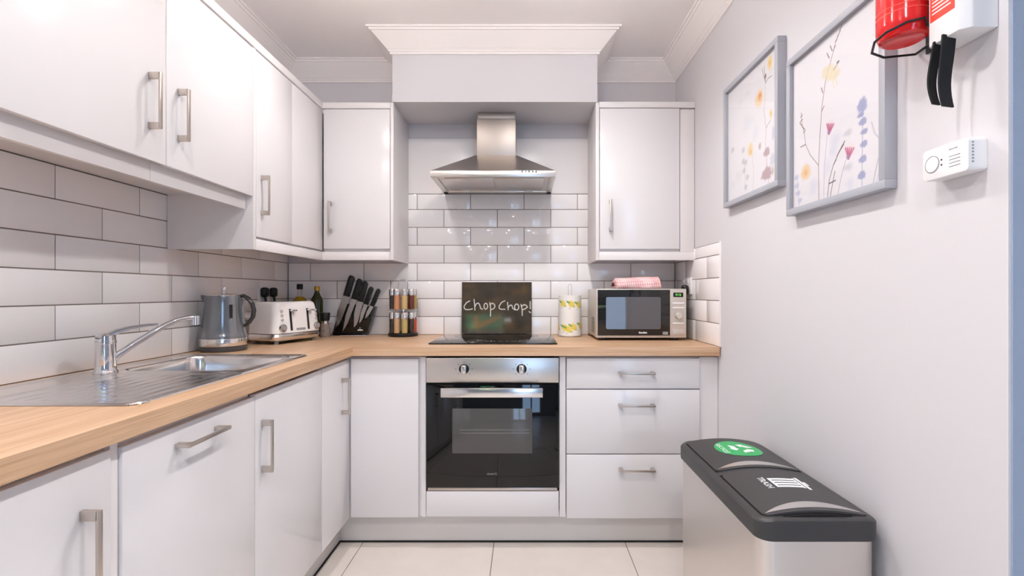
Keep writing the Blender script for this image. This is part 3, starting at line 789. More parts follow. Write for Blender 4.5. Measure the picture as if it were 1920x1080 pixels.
CONT = {'upper': [('orange chilli flake', (172, 92, 40), (214, 150, 80)), ('dark peppercorn', (34, 26, 22), (80, 70, 60)), ('pale terracotta powder', (196, 138, 100), (206, 150, 112)), ('mustard yellow powder', (196, 168, 108), (206, 180, 124)), ('dark red flake', (78, 32, 24), (120, 60, 40)), ('yellow seed', (176, 140, 70), (214, 184, 110))],
        'lower': [('pale green herb', (182, 160, 90), (204, 184, 120)), ('black seed', (24, 22, 22), (70, 66, 64)), ('light brown powder', (186, 150, 110), (198, 164, 124)), ('olive green herb', (176, 154, 92), (198, 180, 120)), ('dark clove', (38, 28, 26), (76, 60, 52)), ('bright red paprika', (206, 74, 40), (220, 92, 54))]}
jb = MB().lathe([(0, 0), (.0155, 0), (.016, .002), (.016, .075), (0, .075)], seg=16)
jl = MB().lathe([(0, .075), (.0175, .075), (.018, .078), (.018, .106), (.0168, .109), (0, .109)], seg=16)
jb_me = None
for tier, zz in TIER:
    for k in range(8):
        an = math.radians(-90 + (k - 2.5) * 42)
        x, y = SX + .058 * math.cos(an), SY + .058 * math.sin(an)
        nm, c1, c2 = CONT[tier][k] if k < 6 else ('spice', (150, 110, 70), (180, 140, 90))
        lab = ('%s jar with chrome lid in the %s tier of the spice rack' % (nm, tier)) if k < 6 else 'brown spice jar %s of the %s tier of the spice rack' % ('at the back right' if k == 6 else 'against the wall side', tier)
        tj = thing('spice_jar', lab, 'jar', (x, y, ZW + zz), group='spice jars in the carousel')
        m = mat('spice_%s_%d' % (tier, k), c1, .35, noise=(c2, (330, 330, 330), 2), coat=.6)
        if jb_me is None:
            o1 = jb.build('glass_body', m, tj, local=True); o2_ = jl.build('lid', M_steel, tj, local=True); jb_me = o1.data; jl_me = o2_.data
        else:
            o1 = bpy.data.objects.new('glass_body', jb_me.copy()); o1.data.materials[0] = m; COL.objects.link(o1); o1.parent = tj
            o2_ = bpy.data.objects.new('lid', jl_me); COL.objects.link(o2_); o2_.parent = tj

# glass worktop saver with chalk lettering, leaning on the tiles
BBY, BTY = 2.722, 2.7435
bx0, bx1 = pX(866, 2.735), pX(997, 2.735); bz0 = ZW + .0066; bz1 = pZ(529, 2.74)
t = thing('chopping_board', 'dark slate-look glass chopping board with chalk lettering leaning on the tiles', 'chopping board', ((bx0 + bx1) / 2, BBY, bz0))
cv = Canvas(360, 270, (74, 66, 56), (bx1 - bx0) / (bz1 - bz0))
for _ in range(60):
    cv.blot(rng.random(), rng.random(), .05 + .15 * rng.random(), .05 + .15 * rng.random(), [(100, 82, 64), (52, 50, 48), (84, 78, 68), (112, 86, 58)][rng.integers(4)], .35, 1.0, .2)
def zb(x, y): px_, py_ = 850 + x / 7.68, 520 + y / 7.68; return ((px_ - 866) / 131, 1 - (py_ - 529) / 99.0)
def arc(cx, cy, rx, ry, a0=0, a1=360, n=18): return [(cx + rx * math.cos(math.radians(a0 + (a1 - a0) * k / n)), cy + ry * math.sin(math.radians(a0 + (a1 - a0) * k / n))) for k in range(n + 1)]
CH = [[(235, 348), (190, 372), (155, 425), (160, 462), (190, 476), (235, 474), (275, 464)], [(298, 325), (306, 400), (312, 485)], [(312, 430), (335, 385), (360, 378), (380, 405), (392, 455), (420, 470)],
      arc(468, 425, 26, 44), [(525, 370), (538, 460), (536, 570)], [(530, 402), (560, 380), (592, 398), (600, 430), (580, 462), (542, 476)],
      [(742, 345), (695, 368), (658, 425), (662, 458), (690, 470), (745, 470)], [(780, 368), (786, 420), (790, 478)], [(794, 438), (820, 408), (842, 412), (855, 455), (885, 478)],
      arc(912, 437, 30, 44), [(975, 400), (992, 480), (992, 562)], [(984, 424), (1022, 400), (1055, 418), (1066, 440), (1030, 466), (996, 476)], [(1106, 355), (1108, 462)], [(1090, 505), (1112, 520)]]
for st in CH: cv.line([zb(*p) for p in st], .0135, (236, 234, 230), .95)
def board_pt(u, v): return (bx0 + (bx1 - bx0) * u, BBY + (BTY - BBY) * v, bz0 + (bz1 - bz0) * v)
cv.mesh('printed_face', board_pt, M_board, t)
nb = Vector((0, bz1 - bz0, -(BTY - BBY))).normalized() * .0045
mb = MB(); P = [Vector(board_pt(u, v)) + nb * .02 for u, v in ((0, 0), (1, 0), (1, 1), (0, 1))]
mb.loft([P, [p + nb for p in P]]); mb.build('glass_backing', M_blackg, t, smooth=False)

# kitchen roll
RXc, RYc = pX(1068.5, 2.65), 2.65; rr = .062
t = thing('kitchen_roll_holder', 'wire kitchen roll holder with a looped chrome top', 'holder', (RXc, RYc, ZW))
MB().lathe([(0, 0), (.060, 0), (.062, .002), (.060, .005), (0, .005)], (RXc, RYc, ZW + .0003), 36).build('base', M_handle, t)
MB().tube([(RXc - .007, RYc, ZW + .004), (RXc - .009, RYc, ZW + .265), (RXc - .008, RYc, ZW + .279), (RXc, RYc, ZW + .286), (RXc + .008, RYc, ZW + .279), (RXc + .009, RYc, ZW + .265), (RXc + .007, RYc, ZW + .004)], .0018, 8).build('loop', M_chrome, t)
zr0, zr1 = ZW + .0058, pZ(554, 2.64)
cv = Canvas(240, 150, (244, 242, 238), 2 * math.pi * rr / (zr1 - zr0))
for (u, v) in ((.745, .79), (.62, .80), (.86, .77), (.45, .80), (.25, .78), (.07, .79), (.775, .22), (.65, .20), (.70, .17), (.90, .25), (.5, .22), (.3, .2), (.1, .21)):
    cv.blot(u + .012, v, .052, .10, (236, 214, 92), .95, .3, .06, .2)
    cv.blot(u + .03, v + .01, .02, .05, (246, 206, 130), .6, .8)
    cv.blot(u - .035, v + .045, .022, .05, (112, 168, 112), .9, .4, 0, .6)
    cv.blot(u + .05, v - .065, .015, .03, (150, 176, 110), .8, .5, 0, .6)
    cv.blot(u - .01, v - .11, .02, .02, (150, 170, 205), .5, .6)
def roll_pt(u, v): a = u * 2 * math.pi + math.radians(0); return (RXc + rr * math.cos(a), RYc + rr * math.sin(a), zr0 + (zr1 - zr0) * v)
t = thing('kitchen_roll', 'roll of white kitchen paper printed with yellow lemons', 'kitchen roll', (RXc, RYc, zr0))
cv.mesh('printed_paper', roll_pt, M_paper, t)
MB().lathe([(.021, 0), (rr, 0), (rr - .0004, .0005), (rr - .0004, zr1 - zr0 - .0005), (rr, zr1 - zr0), (rr - .004, zr1 - zr0 + .001), (.021, zr1 - zr0 + .001), (.021, 0)], (RXc, RYc, zr0), 40).build('paper_core', mat('roll_paper', (244, 242, 238), .9), t)

# microwave
MX0, MX1, MY0, MY1 = pX(1118, 2.40), pX(1287, 2.40), 2.40, 2.725
MZ0, MZ1 = ZW + .014, pZ(541.5, 2.40)
t = thing('microwave', 'silver microwave oven with black glass door on the right of the worktop', 'microwave', ((MX0 + MX1) / 2, 2.56, ZW))
MB().box(MX0, MX1, MY0 + .012, MY1, MZ0, MZ1, .003).build('casing', M_mgrey, t)
for x in (MX0 + .03, MX1 - .05):
    for y in (MY0 + .03, MY1 - .05): MB().cyl((x, y, ZW + .0003), (x, y, MZ0 + .002), .014, seg=16).build('foot', M_black, t)
xd = pX(1256, 2.40)
MB().box(MX0, MX1, MY0, MY0 + .013, MZ0, MZ1, .003).build('front_frame', M_mgrey, t)
d = MB().box(pX(1120.5, 2.4), xd, MY0 - .004, MY0 + .002, pZ(629, 2.4), pZ(543.5, 2.4), .0015).build('door', M_mglass, t)
w_ = [(x, z_) for x, z_ in rrect(pX(1136, 2.4), pX(1238.5, 2.4), pZ(617, 2.4), pZ(557, 2.4), .008)]
front_prism(w_, MY0 - .0046, MY0 - .003).build('window', M_mesh, d)
mb = MB()
for k in range(7): mb.box(pX(1197.6 + 2.25 * k, 2.4), pX(1199.2 + 2.25 * k, 2.4), MY0 - .0045, MY0 - .0035, pZ(625.2, 2.4), pZ(622.6 - (k in (0, 4)) * .8, 2.4))
mb.build('brand_mark', M_print, d, smooth=False)
MB().box(pX(1242, 2.4), pX(1252, 2.4), MY0 - .0045, MY0 - .0035, pZ(627.5, 2.4), pZ(621.8, 2.4)).build('badge', M_grey, d, smooth=False)
dp = MB().box(pX(1262.5, 2.4), pX(1281, 2.4), MY0 - .0015, MY0 + .002, pZ(556.8, 2.4), pZ(548.8, 2.4), .0004).build('display', M_display, t)
text_part('0:16', .016, (pX(1271.8, 2.4), MY0 - .0018, pZ(552.8, 2.4)), AX, UP, M_digit, dp, name='digits')
for yy in (568.5, 577, 606): MB().box(pX(1261.5, 2.4), pX(1282.5, 2.4), MY0 - .003, MY0 + .002, pZ(yy + 1.4, 2.4), pZ(yy - 1.2, 2.4), .001).build('button', M_white, t)
MB().cyl((pX(1272.5, 2.4), MY0 + .001, pZ(592, 2.4)), (pX(1272.5, 2.4), MY0 - .016, pZ(592, 2.4)), .0175, .016, bev=.002).build('knob', M_mgrey, t)
MB().box(pX(1261, 2.4), pX(1282.5, 2.4), MY0 - .003, MY0 + .002, pZ(628, 2.4), pZ(617, 2.4), .0015).build('open_button', M_mgrey, t)
mb = MB()
for i in range(4):
    for j in range(9): mb.box(MX0 - .0006, MX0 + .001, 2.46 + .028 * i, 2.476 + .028 * i, MZ0 + .02 + .009 * j, MZ0 + .0245 + .009 * j)
mb.build('side_vents', M_dark, t, smooth=False)

# folded tea towel on the microwave
tx0, tx1 = pX(1150, 2.50), pX(1238, 2.50)
NU, NV = 150, 84
def towel_pt(u, v):
    a = v * 2 * math.pi
    h = .030 + .0065 * sstep(.15, .75, np.array(u)) ; dpt = .062
    e_ = 1 - .55 * max(0, abs(u - .5) * 2 - .92) / .08
    wob = 1 + .05 * math.sin(9 * u + 2 * a) + .035 * math.sin(23 * u + 3 * a)
    ca, sa = math.cos(a), math.sin(a)
    yy = math.copysign(abs(ca) ** .75, ca) * dpt * wob * e_
    zz = math.copysign(abs(sa) ** .62, sa) * h * e_
    zz = max(zz, -.026) + .0262
    return (tx0 + (tx1 - tx0) * u + .006 * math.sin(a * 2), 2.515 + yy + .012 * (u - .5), MZ1 + .0006 + zz)
cv = Canvas(NU, NV, (248, 238, 236), 1)
st_u = ((cv.u * 21) % 1 < .5); st_v = ((cv.v * 27 + cv.u * .8) % 1 < .5)
cv.put(.42 * st_u, (226, 130, 130)); cv.put(.42 * st_v, (226, 130, 130))
tw = cv.mesh('tea_towel', towel_pt, M_cloth)
tag(tw, 'pink and white checked tea towel folded on top of the microwave', 'towel')

# sockets and plugs
def plug_set(name, label, plane, c, n, plate_label):
    pass
t = thing('wall_socket', 'white double wall socket behind the toaster', 'socket', (XL, 2.50, 1.10))
MB().box(XL + .0004, XL + .009, 2.43, 2.575, 1.075, 1.16, .003).build('plate', M_white, t)
for y, lab in ((2.462, 'black three-pin plug nearer the kettle in the left wall socket'), (2.548, 'black three-pin plug nearer the corner in the left wall socket')):
    t = thing('plug', lab, 'plug', (XL + .01, y, 1.13), group='plugs in the left wall socket')
    MB().box(XL + .0095, XL + .036, y - .024, y + .024, 1.115, 1.165, .012, 3).build('plug_body', M_black, t)
    MB().tube([(XL + .024, y, 1.118), (XL + .028, y, 1.09), (XL + .024, y + .003, 1.05), (XL + .018, y + .01, .99), (XL + .02, y + .015, ZW + .006)], [.007, .006, .0035, .0035, .0035], 8).build('cable', M_black, t)
t = thing('wall_socket', 'white double wall socket on the right wall above the microwave', 'socket', (XR, 2.55, 1.15))
MB().box(XR - .009, XR - .0004, 2.46, 2.605, 1.13, 1.215, .003).build('plate', M_white, t)
for y in (2.50, 2.565): MB().box(XR - .0125, XR - .0085, y - .006, y + .006, 1.188, 1.206, .0012).build('switch', M_white, t)
t = thing('plug', 'black three-pin plug and cable beside the microwave', 'plug', (XR - .01, 2.50, 1.15))
MB().box(XR - .042, XR - .0125, 2.472, 2.522, 1.128, 1.178, .012, 3).build('plug_body', M_black, t)
MB().tube([(XR - .03, 2.497, 1.135), (XR - .034, 2.495, 1.09), (XR - .032, 2.49, 1.03), (XR - .036, 2.50, .96), (XR - .03, 2.56, ZW + .006)], [.009, .007, .005, .0045, .0045], 8).build('cable', M_black, t)

# ================================================================= RIGHT WALL
FXF, FXB = .836, WRX - .0008
def framed(label, y_far, y_near, z0, z1, painter):
    t = thing('framed_picture', label, 'picture', (WRX, (y_far + y_near) / 2, z0), group='flower prints on the right wall')
    fw = .020
    for (a, b, c, d_) in ((y_near, y_far, z0, z0 + fw), (y_near, y_far, z1 - fw, z1), (y_near, y_near + fw, z0 + fw, z1 - fw), (y_far - fw, y_far, z0 + fw, z1 - fw)):
        MB().box(FXF - .010, FXB, a, b, c, d_, .0012).build('frame_bar', M_frame, t)
    ya, yb, za, zb_ = y_far - fw, y_near + fw, z0 + fw, z1 - fw
    cv = Canvas(300, 360, (240, 238, 238), (ya - yb) / (zb_ - za))
    def q(px_, py_):
        dd = (FXF + .002) * F / (px_ - VX)
        return ((ya - dd) / (ya - yb), (pZ(py_, dd) - za) / (zb_ - za))
    painter(cv, q)
    cv.mesh('print', lambda u, v: (FXF + .003, ya + (yb - ya) * u, za + (zb_ - za) * v), M_art, t)
    MB().box(FXF - .001, FXF + .0002, yb, ya, za, zb_).build('glazing', M_glass, t, smooth=False)
def art_two(cv, q):
    z = lambda x, y: q(1480 + x / 2.92, 30 + y / 2.92)
    L = lambda pts, w, c, o=.9: cv.line([z(*p) for p in pts], w, c, o)
    def B(x, y, rx, ry, c, o=.8, soft=.4, rag=.12, rot=0):
        u, v = z(x, y); u2, _ = z(x + rx, y); _, v2 = z(x, y - ry); cv.blot(u, v, abs(u2 - u), abs(v2 - v), c, o, soft, rag * .45, rot)
    for x, y, rx, ry in ((250, 680, 40, 60), (235, 740, 30, 40), (205, 830, 30, 60), (320, 830, 40, 30), (130, 930, 30, 60), (330, 920, 30, 50)): B(x, y, rx, ry, (214, 218, 232), .5, .8, .3)
    B(318, 640, 32, 24, (205, 205, 206), .6, .6, .35); B(320, 825, 30, 22, (208, 212, 210), .6, .6, .35)
    L([(160, 1022), (158, 820), (166, 650), (176, 500), (195, 360)], .0042, (150, 112, 118)); L([(195, 360), (216, 280), (250, 150), (283, 60)], .0032, (120, 96, 96))
    for x, y, dx in ((216, 230, -12), (232, 190, -10), (238, 190, 12), (250, 140, 14), (262, 110, 14), (274, 80, 12), (181, 420, -8), (176, 520, 12)): L([(x, y), (x + dx, y - 26)], .0048, (120, 92, 92))
    for a in range(7): B(225 + 34 * math.cos(a * .9), 310 + 30 * math.sin(a * .9), 26, 22, (236, 222, 182), .75, .6, .2)
    B(225, 312, 32, 30, (238, 226, 186), .8, .5); L([(235, 350), (245, 395)], .006, (240, 228, 196)); L([(250, 345), (262, 375)], .006, (240, 228, 196))
    L([(240, 295), (270, 248)], .004, (150, 140, 120)); B(264, 252, 10, 9, (120, 112, 110), .9)
    L([(158, 818), (112, 760), (88, 705), (80, 640), (68, 590), (63, 530)], .0036, (150, 116, 118))
    for x, y, dx in ((58, 580, 12), (66, 600, -10), (60, 555, 10), (76, 640, 10), (82, 620, -14), (60, 718, 26)): L([(x, y), (x + dx, y - 14)], .005, (130, 104, 106))
    B(88, 855, 32, 50, (240, 208, 160), .9, .4, .15); B(88, 858, 14, 24, (226, 168, 100), .7, .8)
    for (x, y, w, h) in ((222, 612, 22, 44), (328, 745, 27, 48)):
        B(x, y - 12, w * 1.3, h * .9, (244, 224, 226), .7, .5, .2)
        for k in range(-2, 3): L([(x - 6, y + h * .75), (x + k * w * .42, y - h * .45)], .008, (196, 92, 128), .8)
        B(x - 8, y + h * .55, w * .5, h * .35, (168, 140, 176), .8)
    L([(206, 655), (190, 820), (186, 1010)], .003, (196, 168, 186)); L([(306, 790), (280, 890), (262, 985)], .003, (180, 156, 160))
    L([(205, 1012), (216, 900), (238, 820), (268, 750), (296, 703)], .0042, (110, 92, 98)); L([(220, 1002), (236, 910), (248, 850)], .0042, (112, 94, 98)); L([(216, 918), (250, 900)], .005, (70, 60, 66))
    for x, y in ((240, 815), (258, 770), (272, 742), (286, 716)): L([(x, y), (x + 14, y - 30)], .006, (120, 104, 110))
    L([(395, 950), (400, 480)], .0036, (166, 170, 200))
    for x, y, rx, ry in ((397, 488, 32, 48), (388, 542, 22, 16), (400, 578, 26, 24), (408, 632, 24, 18), (406, 700, 24, 22), (400, 783, 26, 24), (394, 872, 26, 26)): B(x, y, rx, ry, (162, 167, 200), .9, .35, .22)
    L([(455, 925), (480, 800), (498, 740)], .006, (196, 196, 200)); L([(448, 580), (465, 640), (494, 675)], .006, (206, 206, 212)); L([(470, 930), (500, 800)], .004, (206, 206, 210))
    L([(40, 880), (52, 1040)], .003, (178, 184, 206))
    for x, y in ((38, 885), (40, 930), (46, 970), (56, 1010)): B(x, y, 16, 18, (196, 202, 222), .8, .5, .3)
def art_one(cv, q):
    z = lambda x, y: q(1355 + x / 3.27, 60 + y / 3.27)
    L = lambda pts, w, c, o=.9: cv.line([z(*p) for p in pts], w, c, o)
    def B(x, y, rx, ry, c, o=.8, soft=.4, rag=.12, rot=0):
        u, v = z(x, y); u2, _ = z(x + rx, y); _, v2 = z(x, y - ry); cv.blot(u, v, abs(u2 - u), abs(v2 - v), c, o, soft, rag * .45, rot)
    for x, y, rx, ry in ((150, 380, 25, 20), (105, 430, 15, 20), (150, 560, 40, 70), (200, 620, 25, 60), (100, 880, 30, 40), (60, 940, 20, 30)): B(x, y, rx, ry, (226, 228, 232), .7, .7, .4)
    for x, y in ((60, 725), (125, 725), (125, 795), (140, 800), (130, 850), (150, 890), (140, 950)): B(x, y, 12, 22, (198, 198, 198), .8, .5, .3)
    L([(128, 780), (140, 980)], .003, (190, 186, 186)); L([(178, 750), (190, 860), (182, 985)], .003, (205, 190, 186))
    L([(280, 935), (268, 790), (262, 700), (264, 590), (250, 470)], .0034, (190, 160, 160)); L([(260, 318), (258, 400), (252, 470)], .003, (196, 176, 170))
    L([(262, 315), (250, 268), (240, 225)], .004, (126, 104, 98)); L([(262, 300), (256, 250), (253, 212)], .004, (130, 108, 102)); L([(262, 312), (276, 285), (300, 268)], .004, (120, 98, 94)); B(260, 272, 8, 18, (120, 94, 90), .8)
    L([(265, 588), (280, 560), (292, 540)], .0036, (140, 116, 110))
    B(288, 188, 18, 52, (242, 214, 150), .95, .4, .12); B(287, 190, 8, 24, (226, 176, 80), .8, .7)
    B(222, 408, 30, 60, (246, 218, 176), .95, .4, .15); B(226, 395, 16, 34, (232, 160, 92), .8, .7); B(228, 388, 7, 14, (206, 120, 70), .8, .7)
    B(294, 500, 11, 38, (240, 214, 160), .9, .4); B(294, 500, 4, 18, (214, 164, 100), .8, .6)
    B(168, 722, 20, 48, (244, 216, 164), .9, .4, .2); B(170, 735, 9, 24, (228, 176, 104), .7, .7)
    B(268, 868, 36, 44, (186, 158, 160), .9, .3, .28); B(268, 736, 22, 30, (180, 158, 160), .9, .3, .3); B(226, 700, 10, 26, (188, 172, 160), .8, .5); B(304, 850, 9, 34, (206, 186, 160), .8, .5)
    B(310, 620, 14, 48, (206, 210, 222), .9, .4, .3); B(306, 780, 22, 44, (212, 214, 224), .9, .4, .3)
framed('smaller-looking grey framed flower print further from the camera', 2.02, 1.585, 1.490, 1.982, art_one)
framed('grey framed print of tall stem and lavender nearest the fire extinguisher', 1.533, 1.112, 1.380, 1.870, art_two)

# fire extinguisher and bracket
EXx, EXy, EZ = .790, 1.012, 1.665
t = thing('fire_extinguisher', 'small red fire extinguisher hanging on the right wall', 'extinguisher', (EXx, EXy, EZ))
MB().lathe([(0, .006), (.030, .004), (.036, 0), (.042, .003), (.0465, .014), (.047, .03), (.047, .25), (.044, .275), (.030, .297), (.017, .305), (.016, .318), (0, .318)], (EXx, EXy, EZ), 40).build('cylinder', M_red, t)
MB().lathe([(.0474, 0), (.0474, .002)], (EXx, EXy, EZ + .047), 40).lathe([(.0474, 0), (.0474, .0016)], (EXx, EXy, EZ + .058), 40).build('label_line', M_redp, t)
MB().cyl((EXx, EXy, EZ + .315), (EXx, EXy, EZ + .345), .014).box(EXx - .07, EXx + .02, EXy - .009, EXy + .009, EZ + .345, EZ + .356, .003).box(EXx - .065, EXx + .02, EXy - .008, EXy + .008, EZ + .366, EZ + .376, .003).build('valve', M_black, t)
t = thing('extinguisher_bracket', 'black wire bracket round the foot of the red extinguisher', 'bracket', (.85, EXy, EZ))
bp = [(.851, 1.055, EZ - .006), (.790, 1.066, EZ - .008), (.752, 1.050, EZ - .006), (.733, 1.015, EZ), (.738, .988, EZ + .006), (.762, .964, EZ + .014), (.793, .9595, EZ + .02), (.80, .962, EZ + .006), (.822, .964, EZ + .003), (.851, .968, EZ + .003)]
MB().tube(bp, .0026, 8, closed=True).build('wire', M_black, t)
MB().box(.850, WRX - .0005, .995, 1.028, EZ - .02, EZ + .3, .001).tube([(.851, 1.0555, EZ - .006), (.851, 1.0, EZ - .002), (.851, .968, EZ + .003)], .0026, 8).build('back_strip', M_black, t)
# fire blanket box
QY0, QY1, QX0, QZ = .874, .955, .792, 1.620
t = thing('fire_blanket_box', 'white plastic fire blanket case with red label at the right wall edge', 'fire blanket', (.85, .915, QZ))
poly = [(QX0, QY0 + .012), (QX0 + .016, QY0), (WRX - .0005, QY0), (WRX - .0005, QY1), (QX0 + .006, QY1), (QX0, QY1 - .006)]
MB().prism(poly, QZ, QZ + .30, bev=.0025).build('case', M_white, t)
lb = MB().box(QX0 - .0006, QX0 + .001, QY0 + .018, QY1 - .009, QZ + .045, QZ + .235, .0002).build('red_label', M_redp, t)
mb = MB()
for k in range(9): mb.box(QX0 - .0010, QX0, QY0 + .030 - .004 * (k % 3 == 0), QY1 - .014, QZ + .058 + .0072 * k, QZ + .0604 + .0072 * k)
mb.build('label_print', M_print, lb, smooth=False)
def strap(xa, ya, wid, length, sway, yaw):
    secs = []
    for k in range(13):
        s_ = k / 12; z_ = QZ + .004 - length * s_
        cx, cy = xa + sway * math.sin(s_ * math.pi * .9) + .002 * math.sin(6 * s_), ya + .004 * math.sin(3 * s_)
        e_ = Vector((math.cos(yaw), math.sin(yaw))) * wid * (1 - .15 * s_) / 2; n_ = Vector((-math.sin(yaw), math.cos(yaw))) * .0016
        secs.append([(cx + a * e_.x + b * n_.x, cy + a * e_.y + b * n_.y, z_) for a, b in ((-1, -1), (1, -1), (1, 1), (-1, 1))])
    return MB().loft(secs)
strap(.7985, .912, .033, .134, -.004, .25).build('pull_strap', M_strap, t)
strap(.800, .938, .024, .120, -.008, .3).build('pull_strap', M_strap, t)
# carbon monoxide alarm
AY0, AY1, AX0, AZ0, AZ1 = .895, .997, .820, 1.367, 1.428
t = thing('gas_alarm', 'small white carbon monoxide alarm screwed to the right wall', 'alarm', (.85, .945, AZ0))
m = Matrix(((0, 0, 1, 0), (1, 0, 0, 0), (0, 1, 0, 0), (0, 0, 0, 1)))
MB().prism(rrect(AY0, AY1, AZ0, AZ1, .007), AX0, WRX - .0005, m, .003).build('casing', M_white, t)
yc, zc = .975, 1.397
MB().cyl((AX0 + .001, yc, zc), (AX0 - .0014, yc, zc), .0152, seg=28, bev=.0006).build('test_button', M_white, t)
MB().tube([(AX0 - .0002, yc + .0165 * math.cos(a * math.pi / 16), zc + .0165 * math.sin(a * math.pi / 16)) for a in range(32)], .0008, 6, closed=True).build('button_groove', M_grey, t)
for zz in (1.401, 1.391): MB().cyl((AX0 + .001, .953, zz), (AX0 - .0006, .953, zz), .0018, seg=10).build('indicator_light', M_dark, t)
for zz in (1.402, 1.3955, 1.389, 1.3825): MB().box(AX0 - .0004, AX0 + .001, .912, .936, zz - .0007, zz + .0007).build('vent_slot', M_grey, t, smooth=False)
mb = MB()
for k in range(7): mb.box(AX0 + .006, AX0 + .010, AY0 - .0003, AY0 + .001, AZ0 + .014 + .006 * k, AZ0 + .017 + .006 * k)
mb.build('side_slots', M_grey, t, smooth=False)
mb = MB()
for k in range(6): mb.box(AX0 - .0003, AX0 + .001, .918 + .0032 * k, .9203 + .0032 * k, 1.4145, 1.4170)
mb.build('brand_mark', M_grey, t, smooth=False)

# ================================================================= RECYCLING BIN
NX0, NX1, NY0, NY1 = .548, .838, 1.132, 1.735
RZ0, RZ1, CR = .556, .602, .019
t = thing('recycling_bin', 'twin-compartment brushed steel bin with charcoal flap lids', 'bin', ((NX0 + NX1) / 2, (NY0 + NY1) / 2, 0))
def rr_at(ins, r, z_): return [(x, y, z_) for x, y in rrect(NX0 + ins, NX1 - ins, NY0 + ins, NY1 - ins, r, 8)]
MB().loft([rr_at(.012, .03, .0005), rr_at(.010, .032, .004), rr_at(.010, .032, .03)]).build('foot_band', M_lid, t)
MB().loft([rr_at(.006, .034, .03), rr_at(.006, .034, .562)]).build('body', M_binst, t)
def dome(x): s_ = (x - (NX0 + NX1) / 2) / ((NX1 - NX0) / 2); return RZ1 + CR * (1 - s_ * s_)
def drape(poly, dz, thick, n=26):
    """plan outline in x/y strips laid on the domed lid: list of (y0,y1) per x"""
    secs = []
    for (x, ya, yb) in poly:
        z_ = dome(x) + dz; secs.append([(x, ya, z_), (x, yb, z_), (x, yb, z_ - thick), (x, ya, z_ - thick)])
    return MB().loft(secs)
# rim frame
secs = []
mb = MB(); mb.loft([rr_at(.0, .036, RZ0), rr_at(-.001, .037, RZ0 + .006), rr_at(-.001, .037, RZ1 - .006)], cap=False)
N = 24; ring_o = rr_at(.0, .036, 0); 
top = []
for ins in (-.001, .004, .018):
    top.append([(x, y, (dome(x) - (.006 if ins < 0 else .002))) for x, y, _ in rr_at(ins, max(.012, .037 - ins), 0)])
mb.loft([rr_at(-.001, .037, RZ1 - .006), top[0], top[1], top[2]], cap=False)
mb.build('lid_rim', M_lid, t)
mb = MB()
xs_ = np.linspace(NX0 + .012, NX1 - .012, 26)
mb = drape([(x, NY0 + .012, NY1 - .012) for x in xs_], -.0065, .01); mb.build('lid_tray', M_dark, t)
mb = drape([(x, 1.412, 1.436) for x in xs_], -.002, .008); mb.build('lid_bridge', M_lid, t)
def flap(y0, y1, nm):
    xa, xb = NX0 + .021, NX1 - .021
    pts = []
    for x in np.linspace(xa, xb, 30):
        e_ = min(x - xa, xb - x); r = .014
        cut = r - math.sqrt(max(0, r * r - (r - e_) ** 2)) if e_ < r else 0
        pts.append((x, y0 + cut, y1 - cut))
    f = drape(pts, .0008, .006).build(nm, M_lid, t)
    cx = (xa + xb) / 2; hw_ = (xb - xa) / 2 - .006
    st = []
    for x in np.linspace(cx - hw_, cx + hw_, 30):
        s_ = (x - cx) / hw_; k = 1 - s_ * s_
        st.append((x, y0 + .010 + .004 * k, y0 + .0105 + .036 * k))
    drape(st, .0022, .002).build('grip_strip', M_steel, f)
    return f
f_tr = flap(NY0 + .018, 1.411, 'flap')
f_re = flap(1.437, NY1 - .018, 'flap')
def on_lid(dz): return lambda p: Vector((p.x, p.y, dome(p.x) + dz + (p.z - RZ1)))
gx_, gy_, gr = .706, 1.606, .074
st = []
for x in np.linspace(gx_ - gr, gx_ + gr, 40):
    h_ = math.sqrt(max(0, gr * gr - (x - gx_) ** 2)); st.append((x, gy_ - h_ - 1e-4, gy_ + h_ + 1e-4))
stk = drape(st, .0017, .0008).build('recycle_sticker', M_green, f_re)
EXt, EYt = (0, -1, 0), (1, 0, 0)                   # lettering reads from the kitchen side
text_part('RECYCLE', .022, (gx_ - .052, gy_, RZ1), EXt, EYt, M_print, stk, depth=.0008, warp=on_lid(.0019))
mb = MB()
def arrow(rot):
    c, s_ = math.cos(rot), math.sin(rot)
    P = [(-.032, -.038), (.006, -.038), (.006, -.046), (.026, -.029), (.006, -.012), (.006, -.020), (-.018, -.020)]
    return [(c * a - s_ * b, s_ * a + c * b) for a, b in P]
for k in range(3):
    pts = [(gx_ + .012 + b * .92, gy_ - a * .92) for a, b in arrow(2 * math.pi * k / 3)]
    zt = [(x, y, dome(x) + .0024) for x, y in pts]
    mb.loft([[(x, y, z_ - .0006) for x, y, z_ in zt], zt])
mb.build('recycle_arrows', M_print, stk, smooth=False)
hx_, hy_ = .712, 1.318
text_part('TRASH', .024, (hx_ - .058, hy_ + .002, RZ1), EXt, EYt, M_print, f_tr, depth=.0008, warp=on_lid(.0011))
mb = MB()
def lidbox(x0, x1, y0, y1):
    n = 6; secs = []
    for x in np.linspace(x0, x1, n): secs.append([(x, y0, dome(x) + .0014), (x, y1, dome(x) + .0014), (x, y1, dome(x) + .0006), (x, y0, dome(x) + .0006)])
    mb.loft(secs)
for k in range(4): lidbox(hx_ - .038, hx_ + .034, hy_ - .030 + .0165 * k, hy_ - .020 + .0165 * k)
lidbox(hx_ - .040, hx_ - .034, hy_ - .030, hy_ + .030); lidbox(hx_ + .030, hx_ + .035, hy_ - .033, hy_ + .033); lidbox(hx_ + .039, hx_ + .047, hy_ - .040, hy_ + .040); lidbox(hx_ + .049, hx_ + .055, hy_ - .012, hy_ + .012)
mb.build('trash_icon', M_print, f_tr, smooth=False)

